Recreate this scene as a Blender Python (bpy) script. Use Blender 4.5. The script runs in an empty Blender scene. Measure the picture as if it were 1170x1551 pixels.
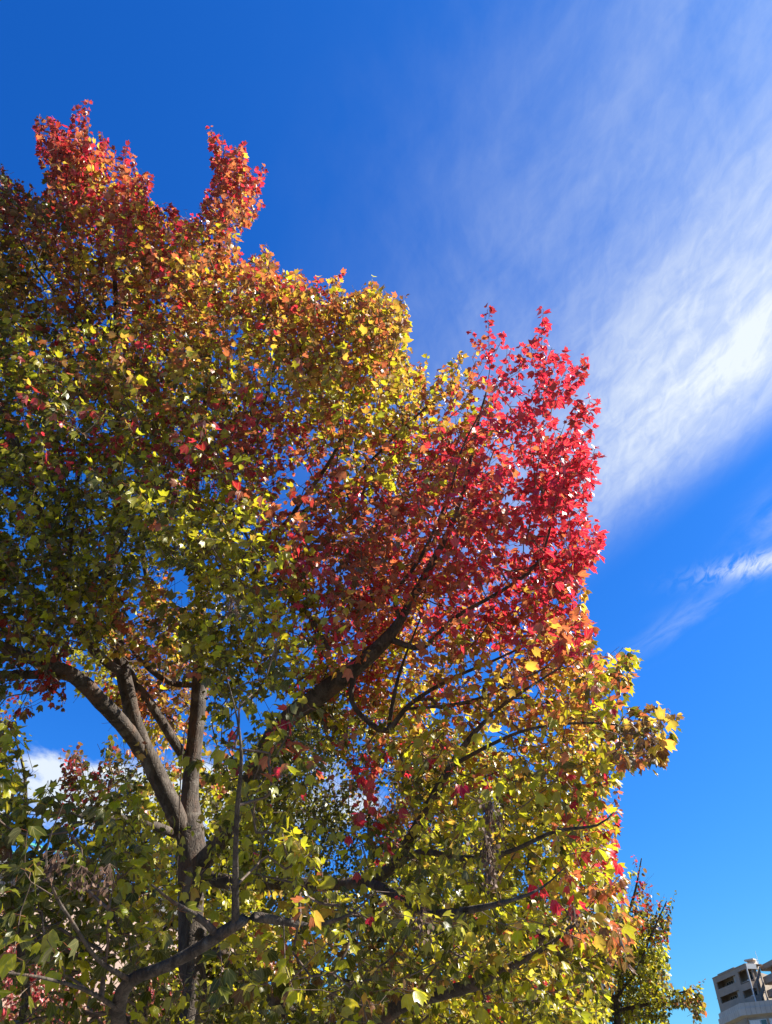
import bpy, math, random
import numpy as np
from mathutils import Vector

random.seed(7)
RNG = np.random.default_rng(11)
S = bpy.context.scene

# ------------------------------------------------------------------ camera
F, CX, CY = 1167.0, 585.0, 775.5            # focal length and centre in photo pixels (1170 x 1551)
PITCH, EYE = math.radians(42.0), 1.6
cp, sp = math.cos(PITCH), math.sin(PITCH)
cam_d = bpy.data.cameras.new("camera")
cam = bpy.data.objects.new("camera", cam_d)
S.collection.objects.link(cam)
cam.location = (0, 0, EYE)
cam.rotation_euler = (math.radians(90) + PITCH, 0, 0)
cam_d.sensor_fit = 'VERTICAL'
cam_d.sensor_height = 36.0
cam_d.lens = 36.0 * F / 1551.0
cam_d.clip_end = 3000
S.camera = cam

# ------------------------------------------------------------------ sky and sun
SUN_AZ, SUN_EL = math.radians(91.0), math.radians(48.0)   # azimuth measured from +Y towards +X
w = bpy.data.worlds.new("World")
S.world = w
w.use_nodes = True
nt = w.node_tree
nt.nodes.clear()


class NB:
    """tiny node-building helper"""
    def __init__(self, nt):
        self.nt = nt

    def n(self, typ, **kw):
        nd = self.nt.nodes.new(typ)
        for k, v in kw.items():
            setattr(nd, k, v)
        return nd

    def l(self, a, b):
        self.nt.links.new(a, b)

    def put(self, sock, v):
        if hasattr(v, 'links') or isinstance(v, bpy.types.NodeSocket):
            self.l(v, sock)
        else:
            sock.default_value = v

    def m(self, op, a, b=None, c=None, clamp=False):
        nd = self.n('ShaderNodeMath', operation=op)
        nd.use_clamp = clamp
        self.put(nd.inputs[0], a)
        if b is not None:
            self.put(nd.inputs[1], b)
        if c is not None:
            self.put(nd.inputs[2], c)
        return nd.outputs[0]

    def noise(self, vec, scale, detail=5, rough=0.55, dist=0.0):
        nd = self.n('ShaderNodeTexNoise')
        self.l(vec, nd.inputs['Vector'])
        nd.inputs['Scale'].default_value = scale
        nd.inputs['Detail'].default_value = detail
        nd.inputs['Roughness'].default_value = rough
        nd.inputs['Distortion'].default_value = dist
        return nd.outputs['Fac']

    def mixc(self, fac, a, b):
        nd = self.n('ShaderNodeMix', data_type='RGBA')
        self.put(nd.inputs[0], fac)
        self.put(nd.inputs[6], a)
        self.put(nd.inputs[7], b)
        return nd.outputs[2]

    def ss(self, x, lo, hi):
        nd = self.n('ShaderNodeMapRange', interpolation_type='SMOOTHSTEP')
        self.put(nd.inputs[0], x)
        nd.inputs[1].default_value = lo
        nd.inputs[2].default_value = hi
        return nd.outputs[0]


b = NB(nt)
sky = b.n('ShaderNodeTexSky', sky_type='NISHITA')
sky.sun_disc = False
sky.sun_elevation = SUN_EL
sky.sun_rotation = SUN_AZ
sky.altitude = 50
sky.air_density = 1.0
sky.dust_density = 0.35
sky.ozone_density = 2.2
# deep, clear autumn blue: the phone's rendering of the sky, one tone curve per channel
sc_ = b.n('ShaderNodeSeparateColor')
b.l(sky.outputs[0], sc_.inputs[0])
hs = b.n('ShaderNodeCombineColor')
for ci, (mul_, pw_, top_) in enumerate(((0.128, 2.0, 3.8), (0.62, 1.25, 5.0), (1.57, 1.0, 6.9))):
    b.l(b.m('MINIMUM', b.m('MULTIPLY', b.m('POWER', sc_.outputs[ci], pw_), mul_), top_), hs.inputs[ci])
tc = b.n('ShaderNodeTexCoord')
sx = b.n('ShaderNodeSeparateXYZ')
b.l(tc.outputs['Generated'], sx.inputs[0])
zz = b.m('MAXIMUM', sx.outputs[2], 0.03)
U = b.m('DIVIDE', sx.outputs[0], zz)            # cloud-layer coordinates
V = b.m('DIVIDE', sx.outputs[1], zz)


def rotated(u0, v0, ang):
    c, s_ = math.cos(ang), math.sin(ang)
    du, dv = b.m('SUBTRACT', U, u0), b.m('SUBTRACT', V, v0)
    a_ = b.m('ADD', b.m('MULTIPLY', du, c), b.m('MULTIPLY', dv, s_))
    p_ = b.m('SUBTRACT', b.m('MULTIPLY', dv, c), b.m('MULTIPLY', du, s_))
    return a_, p_


def blob(u0, v0, ang, ra, rp, power=1.0):
    a_, p_ = rotated(u0, v0, ang)
    q = b.m('ADD', b.m('POWER', b.m('ABSOLUTE', b.m('DIVIDE', a_, ra)), 2.0), b.m('POWER', b.m('ABSOLUTE', b.m('DIVIDE', p_, rp)), 2.0))
    return b.m('POWER', 2.718, b.m('MULTIPLY', q, -power))


def fibre(ang, sa, sp_, detail, seed, dist=0.6):
    a_, p_ = rotated(0, 0, ang)
    cb = b.n('ShaderNodeCombineXYZ')
    b.l(b.m('MULTIPLY', a_, sa), cb.inputs[0])
    b.l(b.m('MULTIPLY', p_, sp_), cb.inputs[1])
    cb.inputs[2].default_value = seed
    return b.noise(cb.outputs[0], 1.0, detail, 0.6, dist)


def band_edge():
    # lower-right border of the cirrus sheet: a nearly straight line in the cloud layer
    x1, y1, x2, y2 = 0.45, 1.30, 0.69, 0.86
    L = math.hypot(x2 - x1, y2 - y1)
    nx, ny = (y2 - y1) / L, -(x2 - x1) / L      # points to the left of the line
    d_ = b.m('ADD', b.m('MULTIPLY', b.m('SUBTRACT', U, x1), nx), b.m('MULTIPLY', b.m('SUBTRACT', V, y1), ny))
    return d_


ANG = math.radians(118)
f1 = fibre(ANG, 5.0, 15.0, 12, 3.1, 0.5)
f2 = fibre(ANG - .5, 18.0, 40.0, 12, 9.7, 0.8)
f3 = fibre(math.radians(80), 3.0, 4.2, 6, 5.5)
edge = b.ss(band_edge(), -0.05, 0.18)
m1 = blob(0.74, 0.70, ANG, 0.36, 0.24)          # bright heart of the sheet
m2 = blob(0.46, 0.80, ANG, 0.58, 0.28)          # wide thin veil
m3 = blob(0.40, 0.28, ANG, 0.60, 0.24)          # faint veil high up
tex = b.m('ADD', b.m('MULTIPLY', f1, 0.6), b.m('MULTIPLY', f2, 0.4))
thin = b.ss(tex, 0.24, 0.82)
c1 = b.m('MULTIPLY', m1, b.m('ADD', 0.52, b.m('MULTIPLY', thin, 0.70)))
c2 = b.m('MULTIPLY', m2, b.m('ADD', 0.22, b.m('MULTIPLY', thin, 0.42)))
c3 = b.m('MULTIPLY', m3, b.m('MULTIPLY', b.ss(f3, 0.25, 0.85), b.m('ADD', 0.18, b.m('MULTIPLY', thin, 0.14))))
cl = b.m('MULTIPLY', b.m('ADD', c1, c2), edge)
cl = b.m('ADD', cl, c3)
# small streak low at the right, with a faint tail
w1 = b.m('MULTIPLY', blob(0.79, 1.27, math.radians(-22), 0.11, 0.035), b.ss(f2, 0.36, 0.62))
w2 = b.m('MULTIPLY', blob(0.78, 1.08, math.radians(100), 0.13, 0.06), b.m('MULTIPLY', b.ss(f1, 0.35, 0.80), 0.30))
w3 = b.m('MULTIPLY', blob(0.70, 1.45, math.radians(118), 0.25, 0.05), b.m('MULTIPLY', b.ss(f1, 0.38, 0.70), 0.14))
cl = b.m('ADD', cl, b.m('ADD', b.m('MULTIPLY', w1, 0.7), b.m('ADD', w2, w3)))
# cumulus bank far off to the left, low behind the maple
f4 = fibre(0.2, 4.5, 2.6, 9, 12.4, 0.3)
cum = b.m('MULTIPLY', blob(-0.80, 2.52, 0.0, 0.85, 0.42), 1.15)
cum = b.ss(b.m('MULTIPLY', cum, b.m('ADD', 1.0, b.m('MULTIPLY', b.m('SUBTRACT', f4, 0.5), 3.4))), 0.45, 0.95)
cl = b.m('MAXIMUM', cl, b.m('MULTIPLY', cum, 0.85))
cl = b.m('MINIMUM', cl, 0.93, clamp=True)
cloudc = b.n('ShaderNodeRGB')
cloudc.outputs[0].default_value = (6.2, 6.7, 6.9, 1)
mixed = b.mixc(cl, hs.outputs[0], cloudc.outputs[0])
bg = b.n('ShaderNodeBackground')
b.l(mixed, bg.inputs[0])
bg.inputs[1].default_value = 0.0536
out = b.n('ShaderNodeOutputWorld')
b.l(bg.outputs[0], out.inputs[0])

sun_d = bpy.data.lights.new("sun", 'SUN')
sun_d.energy = 5.0
sun_d.angle = math.radians(0.5)
sun_d.color = (1.0, 0.93, 0.80)
sun = bpy.data.objects.new("sun", sun_d)
S.collection.objects.link(sun)
SUND = Vector((math.sin(SUN_AZ) * math.cos(SUN_EL), math.cos(SUN_AZ) * math.cos(SUN_EL), math.sin(SUN_EL)))
sun.rotation_euler = SUND.to_track_quat('Z', 'Y').to_euler()
sun.location = (10, 5, 15)

S.view_settings.view_transform = 'Standard'
S.view_settings.look = 'None'
S.view_settings.exposure = 1.5
S.view_settings.gamma = 1.0
S.render.engine = 'CYCLES'
S.cycles.max_bounces = 6
S.cycles.diffuse_bounces = 3
S.cycles.glossy_bounces = 2
S.cycles.transmission_bounces = 4
S.cycles.transparent_max_bounces = 4


# ------------------------------------------------------------------ helpers
def P(px, py, z):
    """point of the place seen towards (px, py) at distance z along the camera's axis"""
    x, v = (px - CX) / F, (CY - py) / F
    return np.array((x * z, (cp - v * sp) * z, EYE + (sp + v * cp) * z))


def Pa(px, py, z):
    x, v = (px - CX) / F, (CY - py) / F
    return np.stack((x * z, (cp - v * sp) * z, EYE + (sp + v * cp) * z), -1)


def proj(p):
    p = np.asarray(p, float)
    y, z = p[..., 1], p[..., 2] - EYE
    d = y * cp + z * sp
    u = -y * sp + z * cp
    d = np.maximum(d, 0.05)
    return CX + F * p[..., 0] / d, CY - F * u / d, d


def mesh_np(name, verts, faces, mat, parent=None, smooth=False, colors=None, lv=None):
    """faces: (n,k) int array (all of one size) or list of such arrays"""
    if not isinstance(faces, list):
        faces = [faces]
    me = bpy.data.meshes.new(name)
    verts = np.asarray(verts, np.float32)
    me.vertices.add(len(verts))
    me.vertices.foreach_set('co', verts.ravel())
    tot = sum(f.size for f in faces)
    npol = sum(len(f) for f in faces)
    me.loops.add(tot)
    me.loops.foreach_set('vertex_index', np.concatenate([f.ravel() for f in faces]).astype(np.int32))
    me.polygons.add(npol)
    starts, tots, o = [], [], 0
    for f in faces:
        k = f.shape[1]
        starts.append(o + np.arange(len(f)) * k)
        tots.append(np.full(len(f), k))
        o += f.size
    me.polygons.foreach_set('loop_start', np.concatenate(starts).astype(np.int32))
    if smooth:
        me.polygons.foreach_set('use_smooth', np.ones(npol, bool))
    me.update(calc_edges=True)
    if colors is not None:
        at = me.color_attributes.new('tint', 'FLOAT_COLOR', 'POINT')
        at.data.foreach_set('color', np.asarray(colors, np.float32).ravel())
    if lv is not None:
        at = me.attributes.new('leafpos', 'FLOAT_VECTOR', 'POINT')
        at.data.foreach_set('vector', np.asarray(lv, np.float32).ravel())
    me.materials.append(mat)
    ob = bpy.data.objects.new(name, me)
    S.collection.objects.link(ob)
    if parent is not None:
        ob.parent = parent
        ob.matrix_parent_inverse = parent.matrix_world.inverted() if False else ob.matrix_parent_inverse
        loc = parent_world(parent)
        me.transform(__import__('mathutils').Matrix.Translation(-loc))
    return ob


def parent_world(o):
    v = Vector(o.location)
    while o.parent:
        o = o.parent
        v += Vector(o.location)
    return v


class MB:
    """collects boxes, tubes and polygons in world coordinates, then links them as ONE mesh"""
    def __init__(self):
        self.v, self.f = [], []

    def add(self, vs, fs):
        o = len(self.v)
        self.v += [tuple(map(float, p)) for p in vs]
        self.f += [tuple(i + o for i in f) for f in fs]
        return self

    def box(self, o, ax, ay, az):
        """box from corner o along three edge vectors"""
        o, ax, ay, az = map(Vector, (o, ax, ay, az))
        vs = [o, o + ax, o + ax + ay, o + ay, o + az, o + ax + az, o + ax + ay + az, o + ay + az]
        return self.add(vs, [(0, 3, 2, 1), (4, 5, 6, 7), (0, 1, 5, 4), (1, 2, 6, 5), (2, 3, 7, 6), (3, 0, 4, 7)])

    def tube(self, pts, r, n=8):
        pts = [Vector(p) for p in pts]
        rs = r if isinstance(r, (list, tuple)) else [r] * len(pts)
        rings = []
        for i, p in enumerate(pts):
            d = (pts[min(i + 1, len(pts) - 1)] - pts[max(i - 1, 0)]).normalized()
            a = d.cross(Vector((0.13, 0.21, 1))).normalized() if abs(d.z) < .95 else d.cross(Vector((1, 0, 0))).normalized()
            c = d.cross(a)
            rings.append([p + (a * math.cos(t) + c * math.sin(t)) * rs[i] for t in [2 * math.pi * k / n for k in range(n)]])
        vs = [q for rg in rings for q in rg]
        fs = []
        for i in range(len(pts) - 1):
            for k in range(n):
                fs.append((i * n + k, i * n + (k + 1) % n, (i + 1) * n + (k + 1) % n, (i + 1) * n + k))
        fs.append(tuple(range(n))[::-1])
        fs.append(tuple((len(pts) - 1) * n + k for k in range(n)))
        return self.add(vs, fs)

    def build(self, name, mat, parent=None, smooth=False):
        me = bpy.data.meshes.new(name)
        off = parent_world(parent) if parent is not None else Vector((0, 0, 0))
        me.from_pydata([(x - off.x, y - off.y, z - off.z) for x, y, z in self.v], [], self.f)
        me.materials.append(mat)
        if smooth:
            me.polygons.foreach_set('use_smooth', [True] * len(me.polygons))
        me.update()
        ob = bpy.data.objects.new(name, me)
        S.collection.objects.link(ob)
        if parent is not None:
            ob.parent = parent
        return ob


def thing(name, label, cat, loc, group=None):
    o = bpy.data.objects.new(name, None)
    S.collection.objects.link(o)
    o.empty_display_size = 0.3
    o.location = loc
    o['label'] = label
    o['category'] = cat
    if group:
        o['group'] = group
    return o


def tag(o, label=None, cat=None, group=None, kind=None):
    for k, v in (('label', label), ('category', cat), ('group', group), ('kind', kind)):
        if v:
            o[k] = v
    return o


# ------------------------------------------------------------------ materials
def new_mat(name):
    m = bpy.data.materials.new(name)
    m.use_nodes = True
    m.node_tree.nodes.clear()
    return m, NB(m.node_tree)


def rough_mat(name, c1, c2, scale=4.0, rough=0.8, bump=0.2, bscale=None, stretch=(1, 1, 1), metal=0.0, detail=6):
    m, q = new_mat(name)
    t = q.n('ShaderNodeTexCoord')
    mp = q.n('ShaderNodeMapping')
    mp.inputs['Scale'].default_value = stretch
    q.l(t.outputs['Object'], mp.inputs[0])
    n1 = q.noise(mp.outputs[0], scale, detail, 0.6)
    f_ = q.ss(n1, 0.35, 0.65)
    col = q.mixc(f_, (*c1, 1), (*c2, 1))
    pb = q.n('ShaderNodeBsdfPrincipled')
    q.l(col, pb.inputs['Base Color'])
    pb.inputs['Roughness'].default_value = rough
    pb.inputs['Metallic'].default_value = metal
    if bump:
        n2 = q.noise(mp.outputs[0], bscale or scale * 4, 4, 0.6)
        bp = q.n('ShaderNodeBump')
        bp.inputs['Strength'].default_value = bump
        bp.inputs['Distance'].default_value = 0.02
        q.l(n2, bp.inputs['Height'])
        q.l(bp.outputs[0], pb.inputs['Normal'])
    o_ = q.n('ShaderNodeOutputMaterial')
    q.l(pb.outputs[0], o_.inputs[0])
    return m


def leaf_material():
    m, q = new_mat('leaf')
    at = q.n('ShaderNodeAttribute', attribute_name='tint')
    lp = q.n('ShaderNodeAttribute', attribute_name='leafpos')
    sep = q.n('ShaderNodeSeparateXYZ')
    q.l(lp.outputs['Vector'], sep.inputs[0])
    x, y = sep.outputs[0], sep.outputs[1]
    ax = q.m('ABSOLUTE', x)
    # palmate veins: the midrib and one to each side lobe
    d1 = ax
    d2 = q.m('ABSOLUTE', q.m('SUBTRACT', ax, q.m('MULTIPLY', y, 0.55)))
    d2 = q.m('ADD', d2, q.m('MULTIPLY', q.ss(y, 0.70, 0.95), 0.3))
    dv = q.m('MINIMUM', d1, d2)
    vein = q.m('SUBTRACT', 1.0, q.ss(dv, 0.004, 0.028))
    # blotches of each leaf
    tcn = q.n('ShaderNodeTexCoord')
    bl = q.noise(tcn.outputs['Object'], 45.0, 3, 0.6)
    br = q.m('ADD', 0.46, q.m('MULTIPLY', bl, 0.60))
    vm = q.n('ShaderNodeVectorMath', operation='SCALE')
    q.l(at.outputs['Color'], vm.inputs[0])
    q.l(br, vm.inputs['Scale'])
    col = q.mixc(q.m('MULTIPLY', vein, 0.35), vm.outputs[0], (0.42, 0.36, 0.12, 1))
    geo = q.n('ShaderNodeNewGeometry')
    under = q.mixc(0.16, col, (0.42, 0.40, 0.33, 1))      # leaves are paler underneath
    colf = q.mixc(geo.outputs['Backfacing'], col, under)
    pb = q.n('ShaderNodeBsdfPrincipled')
    q.l(colf, pb.inputs['Base Color'])
    pb.inputs['Roughness'].default_value = 0.31
    pb.inputs['Specular IOR Level'].default_value = 0.42
    tr = q.n('ShaderNodeBsdfTranslucent')
    tcol = q.n('ShaderNodeVectorMath', operation='MULTIPLY')
    q.l(col, tcol.inputs[0])
    tcol.inputs[1].default_value = (1.6, 1.6, 1.3)
    q.l(tcol.outputs[0], tr.inputs[0])
    bp = q.n('ShaderNodeBump')
    bp.inputs['Strength'].default_value = 0.35
    bp.inputs['Distance'].default_value = 0.003
    q.l(q.m('ADD', vein, bl), bp.inputs['Height'])
    q.l(bp.outputs[0], pb.inputs['Normal'])
    mx = q.n('ShaderNodeMixShader')
    mx.inputs[0].default_value = 0.46
    q.l(pb.outputs[0], mx.inputs[1])
    q.l(tr.outputs[0], mx.inputs[2])
    o_ = q.n('ShaderNodeOutputMaterial')
    q.l(mx.outputs[0], o_.inputs[0])
    return m


def bark_material():
    m, q = new_mat('bark')
    t = q.n('ShaderNodeTexCoord')
    mp = q.n('ShaderNodeMapping')
    mp.inputs['Scale'].default_value = (1, 1, 0.28)
    q.l(t.outputs['Object'], mp.inputs[0])
    n1 = q.noise(mp.outputs[0], 16.0, 8, 0.65, 0.8)
    n2 = q.noise(mp.outputs[0], 5.0, 5, 0.6, 0.3)
    n3 = q.noise(mp.outputs[0], 60.0, 5, 0.7)
    vo = q.n('ShaderNodeTexVoronoi', feature='DISTANCE_TO_EDGE')
    vo.inputs['Scale'].default_value = 34.0
    mp2 = q.n('ShaderNodeMapping')
    mp2.inputs['Scale'].default_value = (1, 1, 0.2)
    q.l(t.outputs['Object'], mp2.inputs[0])
    ad = q.n('ShaderNodeVectorMath', operation='ADD')
    nn = q.n('ShaderNodeTexNoise')
    nn.inputs['Scale'].default_value = 9
    q.l(t.outputs['Object'], nn.inputs['Vector'])
    sc = q.n('ShaderNodeVectorMath', operation='SCALE')
    q.l(nn.outputs['Color'], sc.inputs[0])
    sc.inputs['Scale'].default_value = 0.09
    q.l(mp2.outputs[0], ad.inputs[0])
    q.l(sc.outputs[0], ad.inputs[1])
    q.l(ad.outputs[0], vo.inputs['Vector'])
    crack = q.ss(vo.outputs['Distance'], 0.0, 0.10)
    c = q.mixc(q.ss(n1, 0.38, 0.62), (0.028, 0.018, 0.013, 1), (0.080, 0.060, 0.047, 1))
    c = q.mixc(q.m('MULTIPLY', q.ss(n2, 0.52, 0.66), 0.7), c, (0.12, 0.062, 0.036, 1))
    c = q.mixc(q.m('MULTIPLY', q.ss(q.noise(t.outputs['Object'], 7.0, 4), 0.56, 0.70), 0.6), c, (0.17, 0.148, 0.128, 1))
    c = q.mixc(q.m('MULTIPLY', q.m('SUBTRACT', 1.0, crack), 0.25), c, (0.035, 0.026, 0.02, 1))
    pb = q.n('ShaderNodeBsdfPrincipled')
    q.l(c, pb.inputs['Base Color'])
    pb.inputs['Roughness'].default_value = 0.85
    h = q.m('ADD', q.m('MULTIPLY', crack, 0.35), q.m('ADD', q.m('MULTIPLY', n1, 0.7), q.m('MULTIPLY', n3, 0.25)))
    bp = q.n('ShaderNodeBump')
    bp.inputs['Strength'].default_value = 0.9
    bp.inputs['Distance'].default_value = 0.012
    q.l(h, bp.inputs['Height'])
    q.l(bp.outputs[0], pb.inputs['Normal'])
    o_ = q.n('ShaderNodeOutputMaterial')
    q.l(pb.outputs[0], o_.inputs[0])
    return m


LEAF = leaf_material()
BARK = bark_material()
TWIG = rough_mat('twig_bark', (0.07, 0.045, 0.035), (0.15, 0.10, 0.075), 30, 0.75, 0.2)
SEEDM = rough_mat('dry_seed', (0.06, 0.028, 0.014), (0.13, 0.06, 0.03), 40, 0.7, 0.1)

# leaf colours (linear, as the leaf itself is)
PAL = {
    'R': (0.58, 0.016, 0.058), 'D': (0.33, 0.016, 0.024), 'O': (0.46, 0.135, 0.055),
    'G': (0.58, 0.40, 0.05), 'Y': (0.44, 0.43, 0.014), 'N': (0.082, 0.090, 0.005), 'B': (0.16, 0.085, 0.026),
}
PK = list(PAL)
PC = np.array([PAL[k] for k in PK])
TIPC = {'R': (0.50, 0.012, 0.05), 'D': (0.24, 0.012, 0.02), 'O': (0.42, 0.06, 0.04), 'G': (0.56, 0.25, 0.045),
        'Y': (0.46, 0.38, 0.016), 'N': (0.12, 0.12, 0.009), 'B': (0.20, 0.06, 0.025)}
TC = np.array([TIPC[k] for k in PK])

# three-lobed leaf, and a simpler one for far trees.   x, y, and a radial amount for folding
_side = [(0.26, 0.06), (0.42, 0.36), (0.50, 0.78), (0.22, 0.70)]
LT = np.array([(0, 0)] + _side + [(0, 1.08)] + [(-x, y) for x, y in reversed(_side)] + [(0, 0.48)], float)
LF = np.array([(10, i, (i + 1) % 10) for i in range(10)])
LT_S = np.array([(0, 0), (0.42, 0.25), (0.36, 0.72), (0, 1.05), (-0.36, 0.72), (-0.42, 0.25), (0, 0.5)], float)
LF_S = np.array([(6, i, (i + 1) % 6) for i in range(6)])


def norm(a):
    return a / np.maximum(np.linalg.norm(a, axis=-1, keepdims=True), 1e-9)


def leaves_arrays(pos, T, Nn, size, pal, simple=False, bright=None):
    """-> verts, faces, colours, leaf coordinates"""
    n = len(pos)
    LTm, LFm = (LT_S, LF_S) if simple else (LT, LF)
    k = len(LTm)
    T = norm(T)
    Nn = norm(Nn - (Nn * T).sum(-1, keepdims=True) * T)
    B = np.cross(T, Nn)
    wid = RNG.uniform(0.80, 1.08, n)
    fold = RNG.uniform(0.05, 0.55, n)
    curl = RNG.uniform(-0.25, 0.60, n)
    x = LTm[None, :, 0] * wid[:, None]
    y = np.broadcast_to(LTm[None, :, 1], (n, k))
    jx = RNG.normal(0, 0.025, (n, k))
    z = np.abs(x) * fold[:, None] - curl[:, None] * y ** 2 * 0.7 + RNG.normal(0, 0.03, (n, k))
    z[:, -1] -= 0.02
    s = size[:, None, None]
    v = pos[:, None] + s * ((x + jx)[..., None] * B[:, None] + y[..., None] * T[:, None] + z[..., None] * Nn[:, None])
    f = LFm[None] + (np.arange(n) * k)[:, None, None]
    base = PC[pal]
    tip = TC[pal]
    rad = np.clip(np.hypot(LTm[:, 0], LTm[:, 1] - 0.45) / 0.6, 0, 1)
    edge_ = RNG.uniform(0.1, 1.0, n)
    g = (rad[None] * edge_[:, None])[..., None]
    col = base[:, None] * (1 - g) + tip[:, None] * g
    var = RNG.normal(1, 0.16, (n, 1, 1)) * (1 + RNG.normal(0, 0.05, (n, 1, 3)))
    col = np.clip(col * np.clip(var, 0.5, 1.5), 0.002, 0.75)
    rgba = np.concatenate([col, np.ones((n, k, 1))], -1)
    lvv = np.zeros((n, k, 3))
    lvv[..., 0] = LTm[None, :, 0]
    lvv[..., 1] = LTm[None, :, 1]
    return v.reshape(-1, 3), f.reshape(-1, 3), rgba.reshape(-1, 4), lvv.reshape(-1, 3)


def petiole_arrays(a, c, wdt):
    """thin strips from a to c"""
    n = len(a)
    d = norm(c - a)
    s = norm(np.cross(d, RNG.normal(size=(n, 3)))) * wdt
    v = np.stack([a - s, a + s, c + s, c - s], 1)
    f = np.array([[0, 1, 2, 3]])[None] + (np.arange(n) * 4)[:, None, None]
    col = np.tile(np.array([0.36, 0.12, 0.05, 1.0]), (n * 4, 1))
    return v.reshape(-1, 3), f.reshape(-1, 4), col, np.full((n * 4, 3), 5.0)


def catmull(pts, step):
    """pts: (n, 4) x y z r -> resampled smooth polyline"""
    pts = np.asarray(pts, float)
    if len(pts) < 2:
        return pts
    e = np.vstack([2 * pts[0] - pts[1], pts, 2 * pts[-1] - pts[-2]])
    out_ = []
    for i in range(1, len(e) - 2):
        L = np.linalg.norm(e[i + 1, :3] - e[i, :3])
        m_ = max(2, int(L / step))
        for t in np.arange(m_) / m_:
            p0, p1, p2, p3 = e[i - 1], e[i], e[i + 1], e[i + 2]
            out_.append(0.5 * ((2 * p1) + (-p0 + p2) * t + (2 * p0 - 5 * p1 + 4 * p2 - p3) * t * t + (-p0 + 3 * p1 - 3 * p2 + p3) * t ** 3))
    out_.append(e[-2])
    o_ = np.array(out_)
    o_[:, 3] = np.maximum(o_[:, 3], 0.002)
    return o_


def limb_tube(poly, name, parent, mat, sides=14, lump=0.10):
    """smooth tapering tube with knots and an uneven outline"""
    pts, rs = poly[:, :3], poly[:, 3]
    n = len(pts)
    d = np.gradient(pts, axis=0)
    d = norm(d)
    ref = np.array([1.0, 0.2, 0.1])
    A = norm(np.cross(d, np.cross(ref[None], d)))
    Bv = np.cross(d, A)
    th = np.arange(sides) / sides * 2 * math.pi
    ph = RNG.uniform(0, 6.28, 4)
    s = np.arange(n)[:, None] * 0.06
    lumpy = 1 + lump * (0.5 * np.sin(2 * th[None] + 2.1 * s + ph[0]) + 0.5 * np.sin(3 * th[None] - 3.3 * s + ph[1]) + 0.5 * np.sin(7.0 * s + ph[2]) * np.cos(th[None] + ph[3]))
    lumpy = lumpy + RNG.normal(0, lump * 0.25, lumpy.shape)
    R = rs[:, None] * lumpy
    v = pts[:, None] + R[..., None] * (np.cos(th)[None, :, None] * A[:, None] + np.sin(th)[None, :, None] * Bv[:, None])
    v = v.reshape(-1, 3)
    i = np.arange(n - 1)[:, None] * sides
    k = np.arange(sides)[None]
    k2 = (k + 1) % sides
    f = np.stack([i + k, i + k2, i + sides + k2, i + sides + k], -1).reshape(-1, 4)
    v = np.vstack([v, pts[-1] + d[-1] * rs[-1] * 0.5])
    tipi = len(v) - 1
    cap = np.stack([(n - 1) * sides + np.arange(sides), (n - 1) * sides + (np.arange(sides) + 1) % sides, np.full(sides, tipi)], -1)
    return mesh_np(name, v, [f, cap], mat, parent, smooth=True)


def prisms(a, c, ra, rc, sides=4):
    n = len(a)
    d = norm(c - a)
    ref = np.where(np.abs(d[:, 2:3]) > 0.9, np.array([[1.0, 0, 0]]), np.array([[0, 0, 1.0]]))
    A = norm(np.cross(d, ref))
    Bv = np.cross(d, A)
    th = np.arange(sides) / sides * 2 * math.pi
    ring = np.cos(th)[None, :, None] * A[:, None] + np.sin(th)[None, :, None] * Bv[:, None]
    va = a[:, None] + ring * ra[:, None, None]
    vc = (c + d * rc[:, None] * 0.5)[:, None] + ring * rc[:, None, None]
    v = np.concatenate([va, vc], 1)
    k = np.arange(sides)
    k2 = (k + 1) % sides
    f = np.stack([k, k2, sides + k2, sides + k], -1)[None] + (np.arange(n) * 2 * sides)[:, None, None]
    return v.reshape(-1, 3), f.reshape(-1, 4)


def in_poly(px, py, poly):
    poly = np.asarray(poly, float)
    inside = np.zeros(px.shape, bool)
    x1, y1 = poly[:, 0], poly[:, 1]
    x2, y2 = np.roll(x1, -1), np.roll(y1, -1)
    for a_, b_, c_, d_ in zip(x1, y1, x2, y2):
        if b_ == d_:
            continue
        cond = ((b_ > py) != (d_ > py)) & (px < (c_ - a_) * (py - b_) / (d_ - b_) + a_)
        inside ^= cond
    return inside


def field(px, py, ctrl, sig):
    """gaussian-weighted average of control values; ctrl rows: px, py, value..."""
    c = np.asarray(ctrl, float)
    d2 = (px[:, None] - c[None, :, 0]) ** 2 + (py[:, None] - c[None, :, 1]) ** 2
    d2 -= d2.min(1, keepdims=True)
    wgt = np.exp(-d2 / (2 * sig * sig))
    wgt /= wgt.sum(1, keepdims=True)
    return wgt @ c[:, 2:]


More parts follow.
